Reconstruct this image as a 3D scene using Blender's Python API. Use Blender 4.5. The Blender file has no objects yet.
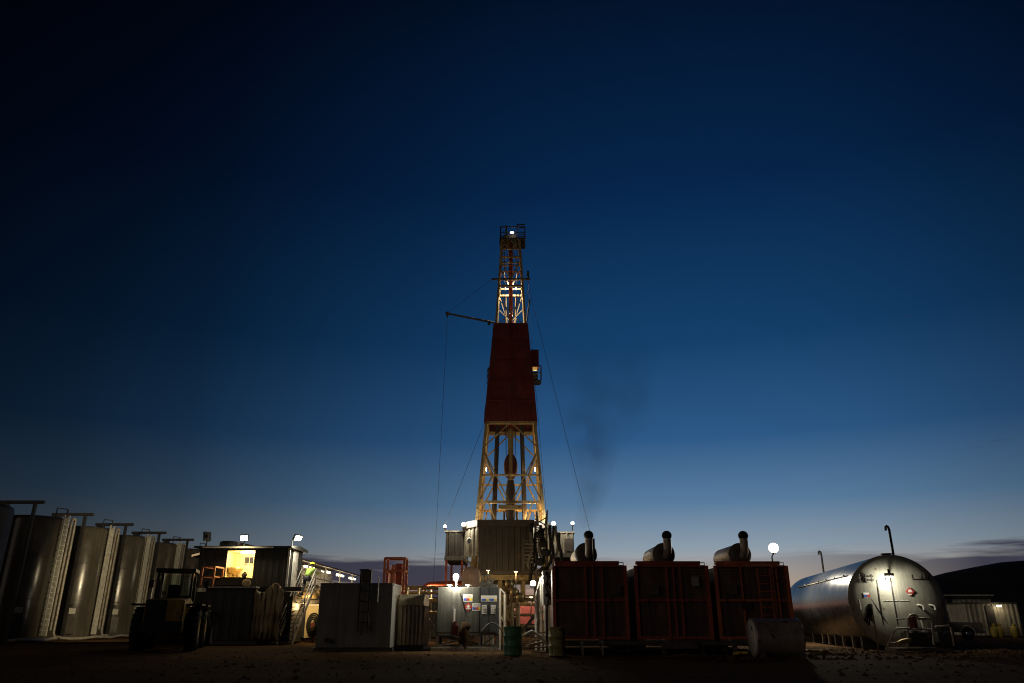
import bpy, math, random
from mathutils import Vector, Matrix, noise
random.seed(11)
SC = bpy.context.scene
COL = SC.collection
PI = math.pi
V = Vector

# ------------------------------------------------------------------ camera
F, PITCH, H = 748.0, math.radians(20.42), 1.2
CP, SP = math.cos(PITCH), math.sin(PITCH)
cam_d = bpy.data.cameras.new('camera'); cam = bpy.data.objects.new('camera', cam_d); COL.objects.link(cam)
cam.location = (0, 0, H); cam.rotation_euler = (PI/2 + PITCH, 0, 0)
cam_d.sensor_width = 36.0; cam_d.lens = F/1024*36.0; cam_d.clip_end = 6000; cam_d.clip_start = .1
SC.camera = cam

def at(u, v, Y):
    """point of the place seen at a photograph pixel, Y metres ahead of the camera"""
    a = (u-512)/F; b = (341.5-v)/F
    yc = CP-SP*b; zc = SP+CP*b
    return V((a/yc*Y, Y, H+zc/yc*Y))
def X(u, v, Y): return at(u, v, Y).x
def Z(v, Y): return at(512, v, Y).z

def lin(r, g, b):
    f = lambda c: (c/255/12.92) if c/255 <= .04045 else ((c/255+.055)/1.055)**2.4
    return (f(r), f(g), f(b), 1)

# ------------------------------------------------------------------ materials
M = {}
def mat(name, col, rough=.6, metal=0., var=.35, scale=2.5, bump=.0, bscale=20., streak=0., rust=None, rust_amt=.0, stretch=(1, 1, 1)):
    m = bpy.data.materials.new(name); m.use_nodes = True; nt = m.node_tree; N = nt.nodes; L = nt.links
    b = N['Principled BSDF']; b.inputs['Roughness'].default_value = rough; b.inputs['Metallic'].default_value = metal
    tc = N.new('ShaderNodeTexCoord'); mp = N.new('ShaderNodeMapping'); mp.inputs['Scale'].default_value = stretch
    L.new(tc.outputs['Object'], mp.inputs['Vector'])
    n1 = N.new('ShaderNodeTexNoise'); n1.inputs['Scale'].default_value = scale; n1.inputs['Detail'].default_value = 7; n1.inputs['Roughness'].default_value = .62
    L.new(mp.outputs[0], n1.inputs['Vector'])
    cr = N.new('ShaderNodeValToRGB'); cr.color_ramp.elements[0].position = .3; cr.color_ramp.elements[1].position = .7
    lo = tuple(c*(1-var) for c in col); hi = tuple(min(1, c*(1+var*.6)) for c in col)
    cr.color_ramp.elements[0].color = (*lo, 1); cr.color_ramp.elements[1].color = (*hi, 1)
    L.new(n1.outputs['Fac'], cr.inputs['Fac']); out = cr.outputs['Color']
    if streak:
        mp2 = N.new('ShaderNodeMapping'); mp2.inputs['Scale'].default_value = (7, 7, .35); L.new(tc.outputs['Object'], mp2.inputs['Vector'])
        n2 = N.new('ShaderNodeTexNoise'); n2.inputs['Scale'].default_value = 1.3; n2.inputs['Detail'].default_value = 5; L.new(mp2.outputs[0], n2.inputs['Vector'])
        c2 = N.new('ShaderNodeValToRGB'); c2.color_ramp.elements[0].position = .38; c2.color_ramp.elements[1].position = .62
        c2.color_ramp.elements[0].color = (1-streak,)*3+(1,); c2.color_ramp.elements[1].color = (1, 1, 1, 1); L.new(n2.outputs['Fac'], c2.inputs['Fac'])
        mx = N.new('ShaderNodeMix'); mx.data_type = 'RGBA'; mx.blend_type = 'MULTIPLY'; mx.inputs[0].default_value = 1
        L.new(out, mx.inputs[6]); L.new(c2.outputs[0], mx.inputs[7]); out = mx.outputs[2]
    if rust:
        n3 = N.new('ShaderNodeTexNoise'); n3.inputs['Scale'].default_value = scale*1.9; n3.inputs['Detail'].default_value = 9; L.new(tc.outputs['Object'], n3.inputs['Vector'])
        c3 = N.new('ShaderNodeValToRGB'); c3.color_ramp.elements[0].position = .62-rust_amt*.3; c3.color_ramp.elements[1].position = .70-rust_amt*.3
        c3.color_ramp.elements[0].color = (0, 0, 0, 1); c3.color_ramp.elements[1].color = (1, 1, 1, 1); L.new(n3.outputs['Fac'], c3.inputs['Fac'])
        mx = N.new('ShaderNodeMix'); mx.data_type = 'RGBA'; L.new(c3.outputs[0], mx.inputs[0])
        L.new(out, mx.inputs[6]); mx.inputs[7].default_value = (*rust, 1); out = mx.outputs[2]
    L.new(out, b.inputs['Base Color'])
    rr = N.new('ShaderNodeMapRange'); rr.inputs[3].default_value = max(.05, rough-.1); rr.inputs[4].default_value = min(1, rough+.15)
    L.new(n1.outputs['Fac'], rr.inputs[0]); L.new(rr.outputs[0], b.inputs['Roughness'])
    if bump:
        n4 = N.new('ShaderNodeTexNoise'); n4.inputs['Scale'].default_value = bscale; n4.inputs['Detail'].default_value = 6; L.new(tc.outputs['Object'], n4.inputs['Vector'])
        bp = N.new('ShaderNodeBump'); bp.inputs['Strength'].default_value = bump; bp.inputs['Distance'].default_value = .05
        L.new(n4.outputs['Fac'], bp.inputs['Height']); L.new(bp.outputs[0], b.inputs['Normal'])
    M[name] = m; return m
def glow(name, col, s):
    m = bpy.data.materials.new(name); m.use_nodes = True; b = m.node_tree.nodes['Principled BSDF']
    b.inputs['Base Color'].default_value = (.8, .8, .8, 1); b.inputs['Emission Color'].default_value = (*col, 1); b.inputs['Emission Strength'].default_value = s
    m.cycles.emission_sampling = 'NONE'; M[name] = m

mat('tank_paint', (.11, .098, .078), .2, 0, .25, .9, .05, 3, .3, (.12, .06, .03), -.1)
mat('pale_steel', (.42, .38, .30), .45, 0, .35, 3, 0, 20, .35, (.14, .07, .035), .05)
mat('dark_steel', (.045, .042, .038), .5, .2, .4, 3)
mat('black_rubber', (.02, .02, .02), .75, 0, .3, 6, .3, 30)
mat('loader_yellow', (.42, .25, .04), .5, 0, .35, 3, 0, 20, .4, (.06, .045, .03), .2)
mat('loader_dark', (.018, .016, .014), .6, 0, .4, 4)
mat('rim_yellow', (.40, .26, .07), .6, 0, .5, 6)
mat('cabin_dark', (.035, .034, .027), .55, 0, .3, 2, 0, 20, .35)
mat('cabin_room', (.72, .62, .38), .6, 0, .12, 2)
mat('roof_brown', (.10, .075, .06), .6, 0, .3, 2, 0, 20, .3)
mat('white_trim', (.62, .6, .52), .45, 0, .25, 4)
mat('tarp', (.36, .28, .17), .75, 0, .4, 2.5, .4, 8, .3)
mat('tarp_dark', (.05, .034, .018), .8, 0, .4, 4, .3, 12)
mat('grey_tank', (.20, .205, .19), .5, 0, .22, 1.4, .1, 5, .22, (.12, .08, .05), -.12)
mat('silver_sheet', (.60, .52, .34), .28, .35, .25, 2.2, .12, 7, .35)
mat('box_tank', (.12, .12, .105), .42, .1, .2, 1.6, .1, 9, .3, (.13, .09, .06), -.1)
mat('box_tank_door', (.07, .072, .075), .45, 0, .25, 2, 0, 9, .2)
mat('rig_wall', (.062, .055, .048), .55, .15, .3, 1.1, .1, 4, .4, (.11, .06, .04), .02)
mat('rig_cabin', (.30, .27, .21), .5, .1, .3, 1.5, .1, 4, .35, (.12, .07, .04), 0)
mat('derrick_paint', (.46, .33, .145), .5, 0, .4, 1.5, 0, 20, .3, (.16, .07, .03), .12)
mat('derrick_dark', (.07, .055, .045), .6, 0, .4, 2)
mat('block_red', (.12, .035, .025), .6, 0, .4, 3)
mat('red_tarp', (.17, .022, .014), .7, 0, .3, .8, .3, 1.5, .35)
mat('red_frame', (.46, .09, .05), .5, 0, .3, 3, 0, 20, .3, (.10, .04, .025), .05)
mat('bright_red_frame', (.62, .17, .07), .5, 0, .3, 3, 0, 20, .3, (.10, .04, .025), .05)  # separator's own orange; on the laddered house stronger lamp light is painted in
mat('screen_mesh', (.24, .14, .105), .7, .2, .35, 1.3, 0, 20, .4)
mat('house_side', (.06, .03, .025), .6, 0, .3, 1.5, 0, 20, .3)
mat('muffler', (.44, .38, .30), .45, .25, .4, 3, .15, 9, 0, (.13, .07, .04), .15)
mat('soot', (.022, .02, .02), .7, .2, .3, 5)
mat('skid', (.11, .095, .08), .6, .1, .4, 2, 0, 20, .2, (.10, .06, .04), .1)
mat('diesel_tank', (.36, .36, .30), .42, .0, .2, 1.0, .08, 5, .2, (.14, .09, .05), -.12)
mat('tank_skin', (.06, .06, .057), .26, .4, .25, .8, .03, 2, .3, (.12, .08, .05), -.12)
mat('pale_rim', (.78, .75, .66), .45, 0, .2, 3, 0, 9, .3, (.2, .12, .07), 0)
mat('culvert', (.44, .35, .30), .26, .35, .35, 1.6, .12, 5, .25, (.16, .08, .05), .05)
mat('barrel_green', (.10, .30, .15), .45, 0, .35, 4, .1, 9, .3, (.10, .06, .03), .06)
mat('barrel_ochre', (.42, .38, .14), .5, 0, .45, 4, .1, 9, .3, (.05, .12, .06), .2)
mat('cable', (.05, .05, .055), .5, .3, .2, 4)
mat('hose_yellow', (.55, .36, .05), .55, 0, .3, 4)
mat('wood', (.20, .14, .08), .8, 0, .4, 4, .3, 12)
mat('pump_red', (.12, .025, .02), .45, 0, .3, 4)
mat('brass', (.40, .30, .14), .4, .5, .4, 6)
mat('vessel_brown', (.52, .36, .27), .6, 0, .25, 2, 0, 9, .2)
mat('trailer_white', (.36, .33, .29), .5, 0, .2, 2, 0, 9, .2)
mat('truck_paint', (.12, .11, .09), .4, .2, .3, 2)
mat('container_sheet', (.36, .34, .28), .5, .1, .3, 2, 0, 9, .3)
mat('bag_yellow', (.26, .2, .03), .6, 0, .3, 5)
mat('chrome', (.5, .5, .5), .2, .9, .1, 4)
mat('skin', (.45, .28, .20), .55, 0, .1, 6)
mat('hi_vis', (.42, .62, .10), .65, 0, .2, 8, .3, 14)
mat('trousers', (.05, .05, .06), .8, 0, .3, 8)
mat('hat_lime', (.62, .72, .06), .35, 0, .1, 4)
mat('sign_white', (.75, .73, .68), .5, 0, .1, 8)
mat('sign_red', (.42, .05, .04), .5, 0, .1, 8)
mat('sign_blue', (.05, .12, .48), .5, 0, .1, 8)
mat('sign_yellow', (.75, .55, .05), .5, 0, .1, 8)
mat('sign_grey', (.30, .29, .27), .5, 0, .1, 8)
mat('pink_cloth', (.62, .16, .17), .7, 0, .25, 3)
mat('orange_rail', (.50, .17, .06), .5, 0, .3, 4)
glow('lamp_white', (1, .93, .78), 5)
glow('lamp_warm', (1, .82, .5), 5)
glow('lamp_tube', (1, .85, .55), 6)
glow('lamp_amber', (1, .6, .12), .4)
m = bpy.data.materials.new('glass'); m.use_nodes = True; b = m.node_tree.nodes['Principled BSDF']
b.inputs['Base Color'].default_value = (.55, .65, .6, 1); b.inputs['Roughness'].default_value = .04; b.inputs['Transmission Weight'].default_value = 1; b.inputs['IOR'].default_value = 1.1; M['glass'] = m
m = bpy.data.materials.new('window_dark'); m.use_nodes = True; b = m.node_tree.nodes['Principled BSDF']
b.inputs['Base Color'].default_value = (.03, .035, .045, 1); b.inputs['Roughness'].default_value = .08; M['window_dark'] = m

# ground material: dry churned dirt
m = bpy.data.materials.new('dirt'); m.use_nodes = True; nt = m.node_tree; N = nt.nodes; L = nt.links; b = N['Principled BSDF']; b.inputs['Roughness'].default_value = .95; b.inputs['Specular IOR Level'].default_value = .02
tc = N.new('ShaderNodeTexCoord')
def nz(s, d, st=(1, 1, 1)):
    mp = N.new('ShaderNodeMapping'); mp.inputs['Scale'].default_value = st; L.new(tc.outputs['Object'], mp.inputs['Vector'])
    n = N.new('ShaderNodeTexNoise'); n.inputs['Scale'].default_value = s; n.inputs['Detail'].default_value = d; n.inputs['Roughness'].default_value = .65; L.new(mp.outputs[0], n.inputs['Vector']); return n
na = nz(.35, 8, (.4, 1, 1)); nb = nz(4.5, 8); nc = nz(16, 5)
cr = N.new('ShaderNodeValToRGB'); e = cr.color_ramp.elements; e[0].position = .3; e[0].color = (.045, .026, .013, 1); e[1].position = .72; e[1].color = (.16, .092, .045, 1)
mx = N.new('ShaderNodeMix'); mx.inputs[0].default_value = .55; L.new(na.outputs['Fac'], mx.inputs[2]); L.new(nb.outputs['Fac'], mx.inputs[3]); L.new(mx.outputs[0], cr.inputs['Fac'])
L.new(cr.outputs[0], b.inputs['Base Color'])
ad = N.new('ShaderNodeMath'); ad.operation = 'ADD'; L.new(nb.outputs['Fac'], ad.inputs[0]); L.new(nc.outputs['Fac'], ad.inputs[1])
bp = N.new('ShaderNodeBump'); bp.inputs['Strength'].default_value = .9; bp.inputs['Distance'].default_value = .12; L.new(ad.outputs[0], bp.inputs['Height']); L.new(bp.outputs[0], b.inputs['Normal']); M['dirt'] = m
mat('clods', (.11, .066, .034), .95, 0, .5, 3, .5, 9)
mat('hill_scrub', (.055, .042, .03), .95, 0, .5, .05)
for k in ('clods', 'hill_scrub', 'black_rubber', 'tarp', 'tarp_dark'): M[k].node_tree.nodes['Principled BSDF'].inputs['Specular IOR Level'].default_value = .05

# ------------------------------------------------------------------ mesh helper
class MB:
    def __init__(s): s.v = []; s.f = []; s.sm = []
    def add(s, vs, fs, smooth=False):
        o = len(s.v); s.v += [V(p) for p in vs]; s.f += [tuple(i+o for i in f) for f in fs]; s.sm += [smooth]*len(fs); return s
    def box(s, c, d, R=None):
        c = V(c); h = V(d)*.5; vs = []
        for x in (-1, 1):
            for y in (-1, 1):
                for z in (-1, 1):
                    p = V((x*h.x, y*h.y, z*h.z)); vs.append(c+(R @ p if R else p))
        return s.add(vs, [(0, 1, 3, 2), (4, 6, 7, 5), (0, 4, 5, 1), (2, 3, 7, 6), (0, 2, 6, 4), (1, 5, 7, 3)])
    def bx(s, x0, x1, y0, y1, z0, z1): return s.box(((x0+x1)/2, (y0+y1)/2, (z0+z1)/2), (x1-x0, y1-y0, z1-z0))
    def beam(s, a, b, w, h=None):
        a = V(a); b = V(b); d = (b-a); n = d.length; d.normalize(); h = h or w
        up = V((0, 0, 1)) if abs(d.z) < .95 else V((0, 1, 0))
        r = d.cross(up).normalized(); u = r.cross(d)
        R = Matrix((r, d, u)).transposed(); return s.box((a+b)/2, (w, n, h), R)
    def cyl(s, a, b, r0, r1=None, n=16, caps=True, smooth=True):
        r1 = r0 if r1 is None else r1; a = V(a); b = V(b); d = (b-a).normalized()
        up = V((0, 0, 1)) if abs(d.z) < .95 else V((0, 1, 0)); r = d.cross(up).normalized(); u = r.cross(d)
        vs = []
        for p, q in ((a, r0), (b, r1)):
            for i in range(n):
                t = 2*PI*i/n; vs.append(p+(r*math.cos(t)+u*math.sin(t))*q)
        s.add(vs, [(i, (i+1) % n, n+(i+1) % n, n+i) for i in range(n)], smooth)
        if caps: s.add(vs, [tuple(range(n))[::-1], tuple(range(n, 2*n))])
        return s
    def tube(s, pts, r, n=8):
        pts = [V(p) for p in pts]; prev = None; vs = []
        for i, p in enumerate(pts):
            d = (pts[min(i+1, len(pts)-1)]-pts[max(i-1, 0)]).normalized()
            if prev is None:
                up = V((0, 0, 1)) if abs(d.z) < .9 else V((0, 1, 0)); q = d.cross(up).normalized()
            else: q = (prev-d*prev.dot(d)).normalized()
            prev = q; w = d.cross(q)
            for k in range(n):
                t = 2*PI*k/n; vs.append(p+(q*math.cos(t)+w*math.sin(t))*r)
        m = len(pts); fs = []
        for i in range(m-1):
            for k in range(n): fs.append((i*n+k, i*n+(k+1) % n, (i+1)*n+(k+1) % n, (i+1)*n+k))
        s.add(vs, fs, True); s.add(vs, [tuple(range(n))[::-1], tuple(range((m-1)*n, m*n))]); return s
    def lathe(s, o, d, prof, n=40):
        """prof: (distance along d, radius)"""
        o = V(o); d = V(d).normalized(); up = V((0, 0, 1)) if abs(d.z) < .95 else V((0, 1, 0)); r = d.cross(up).normalized(); u = r.cross(d)
        vs = []
        for l, q in prof:
            for i in range(n):
                t = 2*PI*i/n; vs.append(o+d*l+(r*math.cos(t)+u*math.sin(t))*q)
        fs = [(j*n+i, j*n+(i+1) % n, (j+1)*n+(i+1) % n, (j+1)*n+i) for j in range(len(prof)-1) for i in range(n)]
        s.add(vs, fs, True); s.add(vs, [tuple(range(n))[::-1], tuple(range((len(prof)-1)*n, len(prof)*n))]); return s
    def ball(s, c, r, n=16, k=10, sc=(1, 1, 1)):
        c = V(c); vs = [c+V((0, 0, r*sc[2]))]
        for j in range(1, k):
            p = PI*j/k
            for i in range(n):
                t = 2*PI*i/n; vs.append(c+V((math.sin(p)*math.cos(t)*r*sc[0], math.sin(p)*math.sin(t)*r*sc[1], math.cos(p)*r*sc[2])))
        vs.append(c-V((0, 0, r*sc[2]))); fs = [(0, 1+i, 1+(i+1) % n) for i in range(n)]
        for j in range(k-2):
            for i in range(n): fs.append((1+j*n+i, 1+(j+1)*n+i, 1+(j+1)*n+(i+1) % n, 1+j*n+(i+1) % n))
        e = len(vs)-1; fs += [(e, 1+(k-2)*n+(i+1) % n, 1+(k-2)*n+i) for i in range(n)]
        return s.add(vs, fs, True)
    def prism(s, poly, off):
        """closed outline poly (3-D points) swept by the vector off"""
        n = len(poly); off = V(off); vs = [V(p) for p in poly]+[V(p)+off for p in poly]
        return s.add(vs, [tuple(range(n))[::-1], tuple(range(n, 2*n))]+[(i, (i+1) % n, n+(i+1) % n, n+i) for i in range(n)])
    def sheet(s, a, b, z0, z1, pitch=.3, amp=.05, th=.05, out=None):
        """ribbed wall sheet from a to b (x,y) standing z0..z1, ribs toward out"""
        a = V((a[0], a[1], 0)); b = V((b[0], b[1], 0)); d = b-a; n = d.length; d.normalize()
        o = V(out) if out else V((d.y, -d.x, 0)); o.normalize(); c = max(1, round(n/pitch)); p = n/c; poly = []
        for i in range(c):
            q = i*p
            for t, h in ((0, 0), (.5, 0), (.6, amp), (.9, amp)): poly.append(a+d*(q+t*p)+o*h)
        poly.append(b); poly.append(b-o*th); poly.append(a-o*th)
        poly = [V((q.x, q.y, z0)) for q in poly]; return s.prism(poly, (0, 0, z1-z0))
    def build(s, name, m, parent=None, smooth=None):
        off = V((0, 0, 0)); q = parent
        while q is not None: off += q.location; q = q.parent
        me = bpy.data.meshes.new(name); me.from_pydata([tuple(p-off) for p in s.v], [], s.f)
        import bmesh
        bm = bmesh.new(); bm.from_mesh(me); bmesh.ops.recalc_face_normals(bm, faces=bm.faces); bm.to_mesh(me); bm.free()
        me.polygons.foreach_set('use_smooth', s.sm); me.materials.append(M[m] if isinstance(m, str) else m)
        o = bpy.data.objects.new(name, me); COL.objects.link(o); o.parent = parent; return o

def tag(o, label=None, cat=None, group=None, kind=None):
    for k, q in (('label', label), ('category', cat), ('group', group), ('kind', kind)):
        if q: o[k] = q
    return o
def thing(name, loc, label, cat, group=None):
    o = bpy.data.objects.new(name, None); COL.objects.link(o); o.location = loc; o.empty_display_size = .3
    return tag(o, label, cat, group)
KIDS = {}
def copy_tree(o, parent=None):
    c = o.copy(); COL.objects.link(c); c.parent = parent
    for ch in list(o.children): copy_tree(ch, c)
    return c
def light(kind, name, loc, power, col, parent=None, size=.15, aim=None, spot=None, blend=.5):
    d = bpy.data.lights.new(name, kind); d.energy = power; d.color = col
    if kind in ('POINT', 'SPOT'): d.shadow_soft_size = size
    if kind == 'SPOT': d.spot_size = math.radians(spot); d.spot_blend = blend
    if kind == 'AREA':
        d.size = size
    o = bpy.data.objects.new(name, d); COL.objects.link(o)
    off = V((0, 0, 0)); q = parent
    while q is not None: off += q.location; q = q.parent
    o.location = V(loc)-off; o.parent = parent
    if aim is not None: o.rotation_euler = (V(aim)).to_track_quat('-Z', 'Y').to_euler()
    return o
WARM = (1, .80, .48); WHITE = (1, .92, .74); AMBER = (1, .66, .28); DEEP = (1, .56, .17)

def ladder(mb, a, b, across, w=.42, step=.3, r=.022):
    a = V(a); b = V(b); across = V(across).normalized()*w*.5
    mb.beam(a-across, b-across, r*2); mb.beam(a+across, b+across, r*2)
    n = int((b-a).length/step)
    for i in range(1, n): p = a.lerp(b, i/n); mb.beam(p-across, p+across, r*1.4)
    return mb
def rail(mb, pts, h=1.0, r=.025, mid=True, posts=True):
    up = V((0, 0, h)); pts = [V(p) for p in pts]
    for a, b in zip(pts[:-1], pts[1:]):
        mb.beam(a+up, b+up, r*2)
        if mid: mb.beam(a+up*.5, b+up*.5, r*1.6)
    for p in pts:
        if posts: mb.beam(p, p+up, r*2)
    return mb

# ------------------------------------------------------------------ ground, hills, clods
def gz(x, y):
    k = max(0, 1-max(0, abs(y-28)-4)/30)
    return (noise.fractal(V((x*.22, y*.22, 3)), 1, 2, 4)*.035-.02+noise.noise(V((x*.04, y*1.1, 8)))*.05)*(.3+k)
g = MB(); xs = [-3000, -900, -300, -120, -60]+[-45+i*.6 for i in range(151)]+[60, 120, 300, 900, 3000]
ys = [-400, -60, 0, 8]+[13+i*.35 for i in range(75)]+[41+i*1.5 for i in range(20)]+[80, 120, 250, 600, 1500, 4000]
vs = [(x, y, gz(x, y) if abs(x) < 50 and 10 < y < 72 else 0) for y in ys for x in xs]; nx = len(xs)
g.add(vs, [(j*nx+i, j*nx+i+1, (j+1)*nx+i+1, (j+1)*nx+i) for j in range(len(ys)-1) for i in range(nx-1)], True)
tag(g.build('ground', 'dirt'), kind='structure')

h = MB(); nx, ny = 110, 14; vs = []
def ridge(x, y):
    s = 1/(1+math.exp(-(x-150)/70.)); e = math.sin(PI*min(1, max(0, (y-300)/260)))
    return (2+38*s*0+34/(1+math.exp(-(x-215)/38.))+3.0*noise.noise(V((x*.012, y*.01, 1)))+1.6*noise.noise(V((x*.07, y*.05, 5)))+.7*noise.noise(V((x*.2, y*.2, 2))))*e - .5
for j in range(ny):
    for i in range(nx): x = -700+i*16; y = 300+j*20; vs.append((x, y, ridge(x, y)))
h.add(vs, [(j*nx+i, j*nx+i+1, (j+1)*nx+i+1, (j+1)*nx+i) for j in range(ny-1) for i in range(nx-1)], True)
tag(h.build('hill', 'hill_scrub'), kind='structure')

c = MB()
def clod(x, y, r):
    z = gz(x, y); n = 6; vs = [V((x, y, z+r*random.uniform(.6, 1)))]
    for k in range(n):
        t = 2*PI*k/n+random.uniform(-.3, .3); q = r*random.uniform(.7, 1.25); vs.append(V((x+q*math.cos(t), y+q*math.sin(t), z+r*random.uniform(-.1, .35))))
    for k in range(n):
        t = 2*PI*k/n; q = r*1.1; vs.append(V((x+q*math.cos(t), y+q*math.sin(t), z-.06)))
    c.add(vs, [(0, 1+k, 1+(k+1) % n) for k in range(n)]+[(1+k, 1+n+k, 1+n+(k+1) % n, 1+(k+1) % n) for k in range(n)])
for _ in range(1500):
    y = random.uniform(16, 34); x = random.uniform(-.72, .72)*y; clod(x, y, abs(random.gauss(.02, .022))+.008)
for _ in range(1100):
    y = random.uniform(26, 36); x = random.uniform(7, 24); clod(x, y, abs(random.gauss(.03, .04))+.01)
for mxx, my, mr, cnt in ((14.5, 31.5, 1.3, 160), (11.8, 30, .9, 90), (20, 33, 1.6, 160), (6.2, 28.8, .9, 90), (23.5, 40, 2.0, 100)):
    for _ in range(cnt):
        a = random.uniform(0, 2*PI); q = mr*abs(random.gauss(0, .5)); clod(mxx+q*math.cos(a)*1.6, my+q*math.sin(a)*.5, random.uniform(.03, .15)*(1.2-min(1, q/mr)))
tag(c.build('gravel', 'clods'), kind='stuff')

# ------------------------------------------------------------------ upright tanks on the left
HT = 7.25; TR = 1.83
def upright_tank():
    t = thing('storage_tank', (0, 0, 0), 'x', 'tank', 'tall upright storage tanks in a row')
    b = MB(); b.lathe((0, 0, 0), (0, 0, 1), [(.05, TR*.99), (.25, TR), (HT-.25, TR), (HT-.08, TR-.05), (HT, TR-.2), (HT+.12, .3)], 56)
    for z in (2.4, 4.8): b.lathe((0, 0, z), (0, 0, 1), [(-.02, TR), (-.012, TR+.012), (.012, TR+.012), (.02, TR)], 56)
    b.build('shell', 'tank_paint', t)
    f = MB(); yp = -2.15
    for x in (-.85, 1.02): f.beam((x, yp, 0), (x, yp, HT+.62), .17 if x > 0 else .4)
    f.beam((-1.25, yp, HT+.68), (1.55, yp, HT+.68), .19); f.build('gantry_frame', 'dark_steel', t)
    l = MB(); lx = TR+.22
    ladder(l, (lx, -.3, .3), (lx, -.3, HT+.15), (0, 1, 0), .5, .3, .035)
    l.beam((lx-.1, -.3, .3), (lx-.1, -.3, HT), .4, .02)
    for z in (1, 3, 5, 7): l.beam((TR-.05, -.3, z), (lx, -.3, z), .05)
    l.build('ladder', 'white_trim', t)
    p = MB(); px = TR+.2
    p.tube([(px, .32, .6), (px, .32, HT-.3), (px, .35, HT-.08), (px, .45, HT+.02), (px, .6, HT+.02), (px, .7, HT-.08), (px, .73, HT-.3), (px, .73, .5), (px+.1, .73, .25), (px+.5, .73, .2)], .075, 10)
    for z in (1.4, 3.6, 5.8): p.beam((TR-.1, .32, z), (px, .32, z), .06); p.beam((TR-.3, .73, z), (px, .73, z), .06)
    p.build('pipe', 'pale_steel', t)
    w = MB(); rail(w, [(TR-.1, -1.0, HT-.05), (TR+.15, -.3, HT-.05), (TR-.1, .2, HT-.05)], .55, .025, False); w.build('railing', 'dark_steel', t)
    d = V((.5, -.86, 0)).normalized(); sd = V((-d.y, d.x, 0)); R = Matrix((sd, d, V((0, 0, 1)))).transposed()
    k = MB(); k.box(d*(TR+.02)+V((0, 0, .85)), (.8, .14, 1.05), R); k.build('manway', 'tank_paint', t)
    k = MB(); k.box(d*(TR+.025)+V((0, 0, 1.75)), (.62, .05, .34), R); k.build('sign_plate', 'sign_white' if False else 'pale_rim', t)
    k = MB(); k.cyl(d*(TR+.02)+V((.05, 0, 2.15)), d*(TR+.2)+V((.05, 0, 2.15)), .1, .07, 12); k.build('valve', 'dark_steel', t)
    return t
tk = upright_tank()
tank_labels = ['black upright tank without a ladder, nearest in the row, at the picture edge',
               'dark upright tank, its pale ladder lit, second from the near end of the row',
               'lit grey upright tank third from the near end, wide highlight down its side',
               'grey upright tank just behind the wheel loader, fourth from the near end',
               'upright tank seen above the loader cab, fifth from the near end of the row',
               'farthest upright tank, a sliver between its neighbour and the dark cabin']
for i in (1, 2, 3, 4, 5, 0):
    o = tk if i == 1 else copy_tree(tk)
    if i == 0:
        for ch in list(o.children):
            if ch.name.split('.')[0] in ('ladder', 'pipe', 'gantry_frame', 'railing'): bpy.data.objects.remove(ch)
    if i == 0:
        for ch in o.children: ch.data = ch.data.copy(); ch.data.materials[0] = M['loader_dark']  # near-black copy paints the unlit look into this tank's colour
    o.location = (-30.05, 42.6+5.7*i, 0); o['label'] = tank_labels[i]
hs = MB(); pts = [(-27.6+.25*math.sin(i*.9), 44+i*1.1, .12+.05*math.sin(i*1.7)) for i in range(26)]; hs.tube(pts, .09)
tag(hs.build('suction_hose', 'pale_steel'), 'pale hose lying along the foot of the upright tanks', 'hose')

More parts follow.
